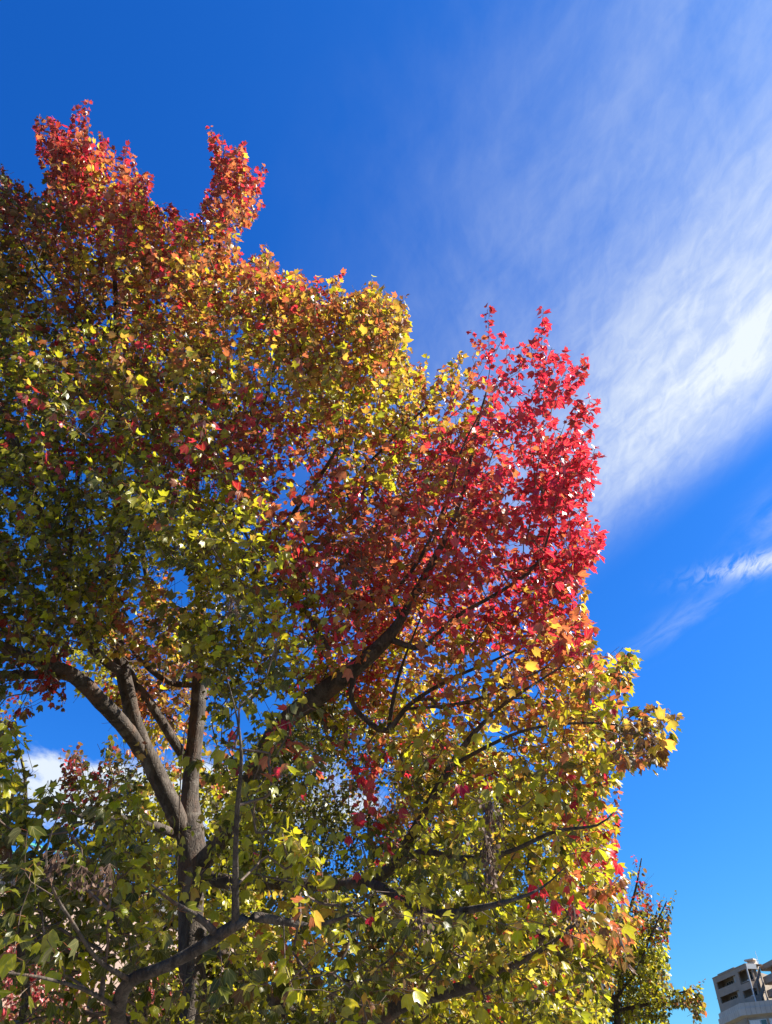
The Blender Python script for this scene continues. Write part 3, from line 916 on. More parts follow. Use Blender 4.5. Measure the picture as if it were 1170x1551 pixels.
COLS = wtab([
    (80, 210, 'D.5 R.2 O.3'), (125, 175, 'D.6 R.3 O.1'), (160, 280, 'R.2 D.4 O.3 G.1'), (205, 250, 'D.5 R.25 O.25'), (340, 240, 'R.25 O.35 D.4'), (390, 275, 'R.4 O.4 D.2'), (360, 340, 'O.55 R.3 G.15'),
    (15, 300, 'D.55 B.3 N.15'), (60, 350, 'D.4 B.25 O.2 N.15'), (260, 340, 'R.3 D.35 O.3 G.05'), (200, 350, 'D.35 R.2 O.3 G.15'), (130, 330, 'O.4 R.25 G.2 D.15'),
    (100, 450, 'O.3 D.2 G.25 N.15 B.1'), (20, 440, 'G.35 N.25 B.2 Y.2'), (220, 440, 'O.35 D.3 G.2 B.15'), (340, 450, 'O.45 G.35 R.2'), (430, 440, 'O.5 R.2 G.15 B.15'), (480, 470, 'R.45 O.35 G.2'),
    (520, 460, 'O.4 G.25 Y.15 B.2'), (590, 480, 'G.3 O.4 Y.1 B.2'), (590, 560, 'G.3 Y.2 O.3 B.2'), (500, 540, 'O.4 G.35 Y.25'), (360, 530, 'O.35 G.35 R.15 Y.15'), (240, 520, 'O.3 R.2 G.3 N.2'),
    (60, 530, 'N.4 Y.25 O.15 D.2'), (130, 570, 'R.25 O.3 N.3 Y.15'), (30, 650, 'N.7 Y.2 D.1'), (200, 640, 'N.3 Y.3 O.3 R.1'), (120, 690, 'N.35 R.35 O.1 Y.2'), (300, 600, 'Y.3 O.3 N.2 G.2'), (420, 600, 'Y.35 G.35 O.2 R.1'),
    (520, 620, 'Y.5 G.35 O.15'), (600, 610, 'Y.4 G.4 O.2'), (680, 570, 'G.45 Y.3 O.25'), (650, 610, 'G.5 Y.35 O.15'), (350, 670, 'R.2 D.3 O.25 Y.25'), (400, 690, 'R.2 D.4 O.25 Y.15'), (460, 690, 'O.4 D.25 Y.25 R.1'),
    (300, 720, 'D.35 R.25 Y.3 O.1'), (560, 700, 'Y.45 G.25 O.3'), (620, 660, 'Y.5 R.2 G.3'), (230, 720, 'Y.45 N.4 R.15'), (60, 780, 'N.75 Y.2 D.05'), (180, 790, 'N.55 Y.4 D.05'), (330, 790, 'Y.85 N.15'), (370, 860, 'Y.85 G.15'),
    (420, 760, 'D.35 O.3 Y.25 R.1'), (480, 800, 'O.5 R.15 B.2 Y.15'), (560, 800, 'O.5 R.25 Y.15 B.1'), (440, 850, 'D.35 O.35 R.15 B.15'), (520, 880, 'O.45 R.25 B.2 D.1'), (600, 870, 'O.5 R.3 Y.1 G.1'),
    (740, 500, 'R.9 D.1'), (820, 490, 'R.9 D.1'), (750, 580, 'R.9 O.1'), (850, 570, 'R.9 D.1'), (880, 640, 'R.85 D.15'), (800, 630, 'R.95 D.05'), (870, 720, 'R.95 O.05'), (760, 700, 'R.75 O.25'), (690, 700, 'R.5 O.4 Y.1'), (640, 720, 'R.4 O.4 Y.2'),
    (720, 790, 'R.6 O.4'), (820, 780, 'R.9 O.1'), (880, 830, 'R.95 O.05'), (650, 840, 'O.6 R.3 B.1'), (780, 880, 'R.8 O.2'), (850, 880, 'R.8 O.2'), (700, 930, 'R.7 O.3'), (790, 940, 'R.75 O.25'), (620, 950, 'O.6 R.2 G.2'),
    (860, 940, 'O.6 G.3 R.1'), (885, 970, 'R.45 O.45 G.1'), (870, 1010, 'O.5 G.4 Y.1'), (780, 1000, 'O.55 G.35 R.1'), (700, 1010, 'O.4 G.45 R.1 Y.05'), (600, 1010, 'G.45 O.35 Y.2'), (520, 980, 'O.45 R.3 G.25'), (500, 1030, 'O.5 Y.25 R.25'),
    (940, 1010, 'Y.4 N.2 O.25 G.15'), (930, 1060, 'O.3 Y.35 R.05 N.3'), (1000, 1100, 'B.4 G.15 O.15 N.3'), (970, 1150, 'O.3 B.4 N.3'), (850, 1090, 'G.5 Y.3 O.2'), (760, 1090, 'G.45 Y.3 O.25'), (660, 1090, 'G.4 Y.3 O.25 R.05'),
    (580, 1070, 'O.3 Y.4 G.2 R.1'), (880, 1170, 'Y.5 G.25 N.15 O.1'), (800, 1190, 'Y.55 G.3 N.15'), (690, 1180, 'Y.45 G.25 O.2 R.1'), (620, 1150, 'Y.5 G.2 N.3'), (400, 930, 'Y.75 N.25'), (430, 1010, 'Y.75 N.15 G.1'), (350, 1000, 'N.5 Y.5'),
    (450, 950, 'Y.4 R.2 O.2 N.2'), (395, 1100, 'N.45 Y.5 R.05'), (480, 1120, 'Y.5 N.4 O.1'), (455, 1170, 'O.6 R.3 Y.1'), (548, 1190, 'R.6 O.4'), (555, 1240, 'R.95 O.05'), (515, 1292, 'R.15 O.35 Y.3 N.2'), (550, 1290, 'N.6 Y.4'), (600, 1290, 'N.4 Y.6'), (500, 1340, 'N.5 Y.5'), (560, 1340, 'N.5 Y.5'), (490, 1230, 'Y.6 N.4'), (600, 1200, 'Y.5 N.3 G.2'), (440, 1200, 'Y.75 N.2 O.05'), (400, 1250, 'Y.7 N.25 R.05'),
    (470, 1300, 'Y.85 G.15'), (430, 1350, 'Y.8 N.15 G.05'), (430, 1410, 'Y.55 G.3 O.15'), (620, 1250, 'Y.7 G.2 N.1'), (700, 1230, 'Y.85 N.15'), (800, 1270, 'Y.8 N.15 G.05'), (750, 1330, 'Y.65 N.25 G.1'), (650, 1340, 'N.5 Y.45 B.05'),
    (900, 1250, 'R.3 O.2 Y.4 G.1'), (930, 1230, 'R.4 O.3 G.3'), (922, 1300, 'R.55 D.2 Y.25'), (885, 1310, 'R.2 Y.7 O.1'), (850, 1250, 'Y.6 G.25 O.15'), (860, 1360, 'Y.65 G.2 O.15'), (940, 1370, 'O.35 R.03 B.25 Y.35'), (945, 1410, 'O.35 G.25 B.2 Y.2'), (890, 1450, 'Y.5 O.12 B.2 N.2'),
    (800, 1430, 'Y.55 G.2 N.2 R.05'), (850, 1530, 'Y.6 N.3 G.1'), (700, 1500, 'Y.5 N.35 G.1 R.05'), (570, 1460, 'N.5 Y.3 B.2'), (600, 1540, 'Y.5 N.4 G.1'), (480, 1470, 'N.55 Y.3 B.15'), (400, 1540, 'Y.5 N.5'), (300, 1480, 'N.55 Y.45'), (220, 1520, 'N.6 Y.4'),
    (60, 1250, 'N.7 Y.3'), (80, 1200, 'Y.9 N.1'), (150, 1300, 'N.7 Y.25 B.05'), (210, 1290, 'Y.8 N.2'), (40, 1340, 'N.85 Y.1 B.05'), (150, 1480, 'N.6 Y.4'), (60, 1450, 'N.9 Y.1'), (-100, 1200, 'N.8 Y.2'), (95, 1045, 'D.5 B.3 R.1 N.1'), (30, 990, 'N.8 Y.1 D.1'),
    (100, 950, 'N.7 Y.25 O.05'), (230, 960, 'G.3 O.3 N.2 Y.2'), (160, 1030, 'Y.9 G.1'), (240, 1060, 'O.4 G.3 B.3'), (240, 1120, 'Y.5 O.3 G.2'), (280, 850, 'N.6 Y.4'), (20, 860, 'N.8 Y.15 O.05'), (-100, 700, 'N.7 Y.3'), (-100, 400, 'D.4 N.3 O.3'), (300, 1280, 'Y.6 N.4'), (250, 1380, 'Y.7 G.1 N.2')])

LEAFSZ = 0.064
# where the photograph looks past the near leaves at trunk and limbs: leaves there grow behind them
OPEN = [([(120, 985), (215, 1000), (285, 1020), (322, 1020), (328, 1300), (250, 1330), (230, 1240), (150, 1120), (90, 1050)], 7.3, 0.85),
        ([(250, 1300), (325, 1300), (318, 1551), (262, 1551)], 6.6, 0.6),
        ([(455, 1030), (530, 985), (590, 945), (640, 960), (600, 1130), (530, 1120), (450, 1110)], 6.0, 0.8),
        ([(170, 1480), (380, 1370), (400, 1400), (310, 1460), (200, 1500)], 3.8, 0.5),
        ([(480, 1310), (600, 1310), (600, 1360), (480, 1360)], 6.2, 0.4)]
px, py, zs, sd = seeds_in(OUTLINE, HOLES, DEPTH, 1.9, LEAFSZ, 13.0, (-220, 160, 1030, 1650), sig=55, gap=-0.80, gsc=3.2, gseed=5, clear=OPEN)
cw = field(px, py, COLS, 26)
# below the very tips the upper crown turns from red to bronze, gold and olive
mid = np.clip((py - 310) / 90, 0, 1) * np.clip((700 - px) / 60, 0, 1) * np.clip((680 - py) / 50, 0, 1)
for kk_, sc_k in (('R', 0.45), ('D', 0.55)):
    cw[:, PK.index(kk_)] *= 1 - (1 - sc_k) * mid
cw[:, PK.index('Y')] += 0.20 * mid
cw[:, PK.index('G')] += 0.15 * mid
cw[:, PK.index('B')] += 0.12 * mid
lefty = np.clip((330 - px) / 60, 0, 1) * np.clip((py - 480) / 80, 0, 1) * np.clip((1020 - py) / 60, 0, 1)
sh_ = cw[:, PK.index('N')] * 0.38 * lefty
cw[:, PK.index('N')] -= sh_
cw[:, PK.index('Y')] += sh_
cw = cw / cw.sum(1, keepdims=True)
# twig directions: up in the upper crown, out and hanging in the lower
axis = np.array([BX, BY, 0.0])
outv = sd - axis
outv[:, 2] = 0
outv = norm(outv)
hi = np.clip((sd[:, 2] - 4.0) / 4.0, 0, 1)[:, None]
dirs = norm(outv * (0.75 - 0.35 * hi) + np.array([[0, 0, 1.0]]) * (-0.15 + 1.05 * hi) + RNG.normal(0, 0.38, sd.shape))
tl = RNG.uniform(0.18, 0.42, len(sd)) * np.clip(zs / 6.5, 0.6, 1.1)
# keep twigs inside the crown: shorten those whose tip would leave it
tx, ty, _ = proj(sd + dirs * tl[:, None])
outside = ~in_poly(tx, ty, OUTLINE)
sd[outside] -= dirs[outside] * tl[outside][:, None] * 0.7
# the separate upright shoots that make the crown's ragged outline
SHOOTS = [((130, 245), (121, 166), 7.8, 'D.6 R.4'), ((68, 260), (56, 186), 7.7, 'D.6 R.4'), ((105, 250), (80, 184), 7.7, 'D.5 R.5'), ((150, 270), (160, 212), 7.8, 'D.6 R.4'), ((190, 300), (192, 228), 7.7, 'D.6 R.3 O.1'),
          ((215, 330), (226, 266), 7.7, 'D.6 R.4'), ((30, 330), (2, 255), 7.0, 'D.6 B.4'), ((60, 350), (30, 290), 7.1, 'D.6 B.4'), ((335, 290), (327, 202), 7.5, 'D.5 R.5'), ((350, 300), (367, 220), 7.5, 'D.4 R.4 O.2'), ((370, 325), (404, 256), 7.5, 'R.4 O.4 D.2'),
          ((265, 350), (258, 316), 7.6, 'D.5 R.5'), ((404, 420), (404, 373), 7.3, 'O.5 G.3 D.2'), ((448, 455), (458, 412), 7.2, 'O.5 R.3 G.2'), ((478, 475), (480, 430), 7.1, 'R.7 O.3'), ((512, 480), (508, 423), 7.0, 'G.5 O.3 Y.2'), ((565, 480), (560, 434), 6.9, 'G.5 O.5'),
          ((600, 500), (618, 480), 6.8, 'G.6 O.4'), ((742, 560), (738, 468), 6.0, 'R.95 D.05'), ((745, 550), (714, 503), 6.0, 'R.9 D.1'), ((818, 570), (820, 472), 5.6, 'R.9 D.1'), ((840, 580), (885, 553), 5.5, 'R.8 D.2'), ((785, 575), (790, 528), 5.8, 'R.95 D.05'),
          ((842, 610), (882, 562), 5.5, 'R.9 D.1'), ((845, 705), (878, 612), 5.3, 'R.8 D.2'), ((865, 700), (898, 652), 5.3, 'R.8 D.2'), ((878, 750), (902, 688), 5.3, 'R.9 D.1'), ((850, 690), (835, 640), 5.3, 'R.9 D.1'), ((640, 610), (634, 552), 6.6, 'D.4 O.6'), ((680, 590), (700, 540), 6.3, 'G.6 O.4'),
          ((700, 600), (722, 548), 6.2, 'O.5 G.5'), ((870, 880), (907, 812), 5.1, 'R.95 D.05'), ((870, 860), (904, 840), 5.1, 'R.95 D.05'), ((885, 1010), (884, 935), 5.0, 'R.5 O.5'), ((895, 1010), (896, 950), 5.0, 'R.4 O.6'), ((925, 1040), (960, 993), 4.3, 'Y.5 N.3 O.2'),
          ((940, 1100), (1022, 1084), 4.3, 'B.5 G.2 N.3'), ((965, 1110), (1000, 1150), 4.3, 'B.4 O.4 N.2'), ((930, 1140), (985, 1165), 4.3, 'O.4 B.3 G.3'), ((925, 1290), (938, 1195), 6.4, 'B.4 O.4 G.2'), ((920, 1260), (905, 1225), 5.0, 'R.6 O.4'),
          ((930, 1330), (958, 1320), 5.2, 'R.4 Y.4 O.2'), ((930, 1380), (965, 1395), 4.8, 'O.6 G.2 B.2'), ((935, 1430), (950, 1460), 4.4, 'O.5 G.3 B.2'), ((100, 1010), (95, 1072), 6.2, 'D.5 B.5'), ((85, 1010), (80, 1060), 6.2, 'B.7 D.3')]
_o = np.array(OUTLINE, float)
for i_ in range(2, len(_o) - 8):                     # fine twig tips all along the top and the right-hand side
    a_, c_ = _o[i_], _o[i_ + 1]
    L_ = np.hypot(*(c_ - a_))
    for t_ in RNG.random(int(L_ / 26 + RNG.random())):
        e_ = a_ + (c_ - a_) * t_
        if e_[0] < 5 or e_[1] > 1180:
            continue
        in_ = np.array([-0.35 if e_[0] > 500 else 0.0, 1.0]) + RNG.normal(0, 0.25, 2)
        in_ /= np.hypot(*in_)
        ln_ = RNG.uniform(14, 34)
        b0_ = e_ + in_ * ln_
        if not in_poly(np.array([b0_[0]]), np.array([b0_[1]]), OUTLINE)[0]:
            continue
        dd_ = field(np.array([b0_[0]]), np.array([b0_[1]]), DEPTH, 55)[0]
        cc_ = field(np.array([b0_[0]]), np.array([b0_[1]]), COLS, 26)[0]
        tip_ = e_ - in_ * RNG.uniform(2, 15)
        SHOOTS.append(((b0_[0], b0_[1]), (tip_[0], tip_[1]), float(dd_[0] + (dd_[1] - dd_[0]) * RNG.uniform(0.3, 0.9)), ' '.join('%s%.3f' % (k_, v_ + 1e-4) for k_, v_ in zip(PK, cc_))))
sb = np.array([P(*q_[0], q_[2]) for q_ in SHOOTS])
st = np.array([P(*q_[1], q_[2]) for q_ in SHOOTS])
nreg = len(sd)
sd = np.vstack([sd, sb])
dirs = np.vstack([dirs, norm(st - sb)])
tl = np.concatenate([tl, np.linalg.norm(st - sb, axis=1)])
zs = np.concatenate([zs, [q_[2] for q_ in SHOOTS]])
cw = np.vstack([cw, np.array(wtab([(0, 0, q_[3]) for q_ in SHOOTS]))[:, 2:]])
edges, twigs = grow(limb_polys, sd, dirs, tl, strict=len(SHOOTS))
sizes = LEAFSZ * RNG.uniform(0.82, 1.12, len(sd)) * np.clip(1.14 - 0.08 * (zs - 2.5), 0.97, 1.14)
LV = leafy([t_ for t_ in twigs if t_[0] < nreg], cw, sizes)
LS = leafy([t_ for t_ in twigs if t_[0] >= nreg], cw, sizes * 0.85, per_step=0.028, petiole=0.022, nmax=24)
lx, ly, lz = proj(LV[0])
ok = in_poly(lx, ly, OUTLINE)
for hx, hy, rx, ry in HOLES:
    ok &= (((lx - hx) / rx) ** 2 + ((ly - hy) / ry) ** 2 > 0.8) | (RNG.random(len(lx)) < 0.06)
LV = [np.concatenate([a_[ok], b_]) for a_, b_ in zip(LV, LS)]
lx, ly, lz = proj(LV[0])
ex, ey, _ = proj(edges[1])
ek = in_poly(ex, ey, OUTLINE) | in_poly(ex, ey + 12, OUTLINE)
edges = [q_[ek] for q_ in edges]
va, fa = prisms(*edges, sides=4)
tw = mesh_np('twigs', va, fa, TWIG, maple, smooth=True)
tw['kind'] = 'stuff'
redr = in_poly(lx, ly, [(610, 440), (910, 440), (920, 900), (890, 950), (700, 1000), (600, 930), (560, 800), (640, 620)])
topl = (ly < 430) & ~redr
low = (ly > 1150 - 0.15 * (lx - 400)) & ~redr
rest = ~(redr | topl | low)
build_foliage(maple, LV, LEAF, pet=True, split={
    'bright red foliage on the right-hand limb': redr, 'dark red and orange foliage at the treetop': topl,
    'yellow and green foliage of the lower branches': low, 'orange, gold and olive foliage of the middle crown': rest})
print('maple leaves', len(lx), 'twigs', len(twigs))


# dry bunches of winged seeds
def seed_bunch(px_, py_, z, n, spread, droop_):
    c = P(px_, py_, z)
    p = c + RNG.normal(0, spread, (n, 3)) * np.array([1, 1, droop_])
    T = RNG.normal(0, 0.4, (n, 3)) + np.array([0, 0, -1.0])
    v, f, cc, lv_ = leaves_arrays(p, T, RNG.normal(size=(n, 3)), np.full(n, 0.017), np.zeros(n, int), simple=True)
    v2, f2 = prisms(p, np.tile(c + np.array([0, 0, spread * 2.5]), (n, 1)), np.full(n, 0.0006), np.full(n, 0.0006), 3)
    mesh_np('seed_cluster', np.vstack([v, v2]), [f, f2 + len(v)], SEEDM, maple)


for a_ in [(745, 1235, 2.9, 60, 0.022, 1.6), (738, 1290, 2.9, 70, 0.024, 1.8), (745, 1330, 2.95, 40, 0.02, 1.5), (82, 1312, 2.5, 50, 0.02, 1.2), (160, 1335, 2.8, 60, 0.025, 1.4), (118, 1335, 2.6, 40, 0.02, 1.2),
           (350, 925, 3.9, 50, 0.03, 1.3), (872, 1395, 3.6, 40, 0.025, 1.3), (640, 1400, 3.0, 40, 0.022, 1.4), (990, 1120, 4.3, 30, 0.02, 1.2)]:
    seed_bunch(*a_)


# ================================================================== other trees
def far_tree(name, label, cat, base, trunk_rows, limb_rows, outline, holes, depth, cols, leaf, bbox, group, sig=60, csig=40, lai=2.3, up=0.6, gap=-0.5, gseed=3, simple=True, step=0.06, shoots=()):
    root = thing(name, label, cat, base, group)
    tp = catmull(np.vstack([[[base[0], base[1], 0.0, trunk_rows[0][3] * trunk_rows[0][2] / F * 1.5]], line(*trunk_rows)]), 0.1)
    limb_tube(tp, 'trunk', root, BARK, 12, 0.08)
    lp = [tp[5:]]
    for rows in limb_rows:
        pl_ = catmull(line(*rows), 0.1)
        limb_tube(pl_, 'limb', root, BARK, 8, 0.06)
        lp.append(pl_)
    px_, py_, z_, s_ = seeds_in(outline, holes, depth, lai, leaf, 12.0, bbox, sig=sig, gap=gap, gsc=2.2, gseed=gseed)
    w_ = field(px_, py_, wtab(cols), csig)
    w_ = w_ / w_.sum(1, keepdims=True)
    ax_ = np.array([base[0], base[1], 0])
    o_ = s_ - ax_
    o_[:, 2] = 0
    o_ = norm(o_)
    d_ = norm(o_ * 0.6 + np.array([[0, 0, up]]) + RNG.normal(0, 0.4, s_.shape))
    t_ = RNG.uniform(0.22, 0.5, len(s_))
    tx_, ty_, _ = proj(s_ + d_ * t_[:, None])
    o2 = ~in_poly(tx_, ty_, outline)
    s_[o2] -= d_[o2] * t_[o2][:, None] * 0.7
    nr_ = len(s_)
    if shoots:
        a_ = np.array([P(*q_[0], q_[2]) for q_ in shoots])
        c_ = np.array([P(*q_[1], q_[2]) for q_ in shoots])
        s_ = np.vstack([s_, a_])
        d_ = np.vstack([d_, norm(c_ - a_)])
        t_ = np.concatenate([t_, np.linalg.norm(c_ - a_, axis=1)])
        w_ = np.vstack([w_, np.array(wtab([(0, 0, q_[3]) for q_ in shoots]))[:, 2:]])
    ed, twg = grow(lp, s_, d_, t_, strict=len(shoots))
    lv_ = leafy([q_ for q_ in twg if q_[0] < nr_], w_, leaf * RNG.uniform(0.85, 1.1, len(s_)), per_step=step)
    ls_ = leafy([q_ for q_ in twg if q_[0] >= nr_], w_, leaf * RNG.uniform(0.6, 0.85, len(s_)), per_step=0.05, nmax=22) if shoots else None
    lx_, ly_, _ = proj(lv_[0])
    ok_ = in_poly(lx_, ly_, outline)
    for hx, hy, rx, ry in holes:
        ok_ &= (((lx_ - hx) / rx) ** 2 + ((ly_ - hy) / ry) ** 2 > 0.8)
    lv_ = [q_[ok_] for q_ in lv_]
    if shoots:
        lv_ = [np.concatenate([a_, b_]) for a_, b_ in zip(lv_, ls_)]
    ex_, ey_, _ = proj(ed[1])
    ek_ = in_poly(ex_, ey_, outline) if not shoots else in_poly(ex_, ey_ + 14, outline) | in_poly(ex_, ey_, outline) | (ey_ < 1400)
    ed = [q_[ek_] for q_ in ed]
    va_, fa_ = prisms(*ed, sides=3)
    tg = mesh_np('twigs', va_, fa_, TWIG, root)
    tg['kind'] = 'stuff'
    build_foliage(root, lv_, LEAF, pet=False, simple=simple)
    print(name, 'leaves', len(lx_[ok_]), 'twigs', len(twg))
    return root


def ground_under(px_, py_, z):
    p = P(px_, py_, z)
    return (float(p[0]), float(p[1]), 0.0)


# right, beyond the maple: a younger maple with reddish shoots on top
far_tree('maple_tree', 'smaller green maple behind the big one, bare red-tipped shoots on its top', 'tree', ground_under(938, 1551, 12.0),
         [(938, 1560, 12.0, 7), (940, 1500, 12.2, 6), (941, 1450, 12.3, 5), (945, 1400, 12.4, 4), (960, 1360, 12.4, 2.5), (972, 1300, 12.4, 1.0)],
         [[(940, 1500, 12.2, 4), (965, 1470, 12.0, 3), (985, 1420, 11.8, 2), (1010, 1365, 11.8, 0.8)],
          [(939, 1530, 12.1, 4), (985, 1520, 11.9, 3), (1025, 1505, 11.8, 2), (1055, 1498, 11.7, 1)],
          [(940, 1520, 12.2, 4), (900, 1480, 12.2, 3), (870, 1440, 12.3, 2)],
          [(941, 1470, 12.3, 3), (975, 1440, 12.6, 2), (990, 1385, 12.6, 1)]],
         [(966, 1294), (974, 1294), (976, 1325), (984, 1360), (990, 1395), (996, 1360), (1001, 1362), (1004, 1390), (1010, 1360), (1022, 1358), (1018, 1385), (1012, 1420), (1012, 1455), (1016, 1490), (1030, 1505),
          (1045, 1495), (1062, 1495), (1068, 1520), (1060, 1551), (1052, 1550), (1050, 1525), (1025, 1522), (1012, 1530), (1010, 1600), (1005, 1690), (800, 1690), (820, 1420), (900, 1400), (930, 1370), (958, 1380), (966, 1340)],
         [], [(970, 1320, 12.2, 12.6, 0.8), (1000, 1375, 11.7, 12.4, 0.7), (985, 1400, 11.7, 12.4, 0.9), (960, 1450, 11.2, 13.4, 2.2), (1045, 1510, 11.5, 12, 1.6), (900, 1500, 11, 13.5, 2.2), (960, 1600, 11, 13.5, 1.8)],
         [(970, 1320, 'D.45 R.2 B.35'), (1012, 1370, 'D.3 B.3 N.4'), (985, 1385, 'D.2 N.4 B.2 G.2'), (985, 1420, 'N.3 Y.45 G.25'), (950, 1430, 'N.5 Y.5'), (920, 1500, 'Y.5 N.5'), (1000, 1470, 'N.25 Y.65 G.1'), (1045, 1500, 'N.5 B.2 Y.3'), (1058, 1530, 'B.45 N.3 O.1 G.15'), (960, 1560, 'N.3 Y.7')],
         0.070, (800, 1290, 1070, 1690), 'street maples', sig=25, csig=18, gap=-0.6, gseed=8, lai=3.0, shoots=[((978, 1375), (970, 1298), 12.2, 'D.4 B.4 R.2'), ((985, 1400), (980, 1340), 12.2, 'D.5 B.3 R.2'), ((992, 1410), (1001, 1358), 12.0, 'B.5 N.3 D.2'), ((1004, 1420), (1022, 1352), 11.8, 'B.4 N.3 D.3'), ((1008, 1430), (1010, 1375), 11.8, 'B.4 N.4 D.2'), ((965, 1400), (958, 1362), 12.3, 'N.5 B.3 G.2'), ((945, 1400), (940, 1370), 12.4, 'N.5 Y.3 B.2'), ((1050, 1505), (1066, 1485), 11.7, 'B.4 N.3 D.3'), ((1055, 1525), (1060, 1560), 11.7, 'D.3 B.4 O.3')])

# behind the lower crown
far_tree('leafy_tree', 'tall dark green tree seen through the gap under the maple limbs', 'tree', ground_under(560, 1551, 10.5),
         [(560, 1560, 10.5, 12), (562, 1450, 10.9, 10), (566, 1350, 11.2, 8), (560, 1250, 11.5, 5), (555, 1150, 11.7, 2)],
         [[(563, 1440, 10.9, 6), (640, 1360, 10.8, 5), (700, 1260, 10.8, 3), (730, 1160, 10.8, 1)],
          [(562, 1460, 10.9, 6), (500, 1370, 11.0, 5), (470, 1270, 11.2, 3), (470, 1160, 11.3, 1)],
          [(562, 1500, 10.7, 6), (700, 1450, 10.6, 5), (800, 1380, 10.8, 3), (850, 1300, 11, 1)],
          [(562, 1500, 10.7, 6), (430, 1450, 10.9, 4), (350, 1390, 11, 3), (330, 1320, 11, 1)],
          [(566, 1340, 11.2, 4), (600, 1250, 11.4, 3), (640, 1160, 11.4, 1)]],
         [(325, 1300), (345, 1250), (360, 1200), (385, 1120), (430, 1070), (500, 1045), (560, 1050), (640, 1080), (740, 1120), (820, 1180), (880, 1260), (900, 1350), (905, 1690), (320, 1690)],
         [(513, 1188, 7, 18), (580, 1205, 10, 20), (552, 1275, 7, 16), (505, 1312, 6, 14), (560, 1290, 9, 10)],
         [(560, 1150, 10.6, 12.0, 1.8), (480, 1200, 10.4, 11.8, 1.9), (420, 1110, 10.4, 11.8, 1.9), (550, 1250, 10.4, 12, 1.5), (700, 1250, 10.2, 11.6, 1.8), (600, 1400, 9.8, 12, 1.8), (400, 1350, 10.2, 11.8, 1.4), (380, 1500, 10, 11.8, 1.5), (800, 1400, 10, 12, 1.8), (600, 1550, 9.6, 12, 1.6)],
         [(500, 1180, 'N.8 B.1 Y.1'), (620, 1180, 'N.6 Y.25 O.15'), (600, 1220, 'G.5 O.3 N.2'), (540, 1300, 'N.85 Y.15'), (700, 1250, 'N.5 Y.5'), (600, 1400, 'N.5 Y.5'), (400, 1380, 'Y.6 N.4'), (800, 1400, 'Y.5 N.5'), (600, 1530, 'Y.5 N.5'), (400, 1530, 'Y.4 N.6')],
         0.065, (320, 1040, 910, 1690), 'trees behind the big maple', sig=60, csig=35, gap=-0.35, gseed=21)

# left edge
far_tree('leafy_tree', 'slender tree with small olive leaves at the left edge, in front of the cloud', 'tree', ground_under(30, 1551, 9.0),
         [(30, 1560, 9.0, 9), (32, 1450, 9.2, 8), (36, 1300, 9.4, 5.5), (38, 1180, 9.5, 3.5), (22, 1100, 9.5, 1.6), (45, 1045, 9.5, 0.8)],
         [[(36, 1300, 9.4, 4), (20, 1210, 9.2, 3), (0, 1130, 9.0, 2), (-30, 1080, 9, 1)], [(34, 1350, 9.3, 4), (60, 1270, 9.2, 2.5), (66, 1200, 9.2, 1)], [(33, 1400, 9.3, 4), (-40, 1320, 9.2, 3), (-100, 1220, 9.2, 1)]],
         [(-160, 1060), (-20, 1050), (0, 1075), (10, 1048), (40, 1040), (58, 1060), (62, 1080), (50, 1120), (66, 1140), (72, 1180), (80, 1230), (110, 1300), (120, 1420), (100, 1500), (80, 1690), (-160, 1690)],
         [(5, 1150, 7, 12), (50, 1165, 6, 10), (8, 1240, 6, 9)],
         [(30, 1060, 9.2, 9.8, 1.1), (20, 1180, 8.8, 9.9, 1.5), (50, 1250, 8.8, 9.9, 1.6), (-80, 1200, 8.6, 10, 1.6), (30, 1380, 8.8, 9.8, 0.9), (20, 1500, 8.8, 9.8, 0.4)],
         [(40, 1060, 'O.3 N.3 D.2 Y.2'), (20, 1130, 'N.4 Y.3 O.2 B.1'), (50, 1200, 'G.3 Y.3 N.4'), (20, 1280, 'N.7 Y.3'), (40, 1400, 'N.8 Y.2')],
         0.075, (-160, 1035, 125, 1690), 'trees behind the big maple', sig=40, csig=25, gseed=31)

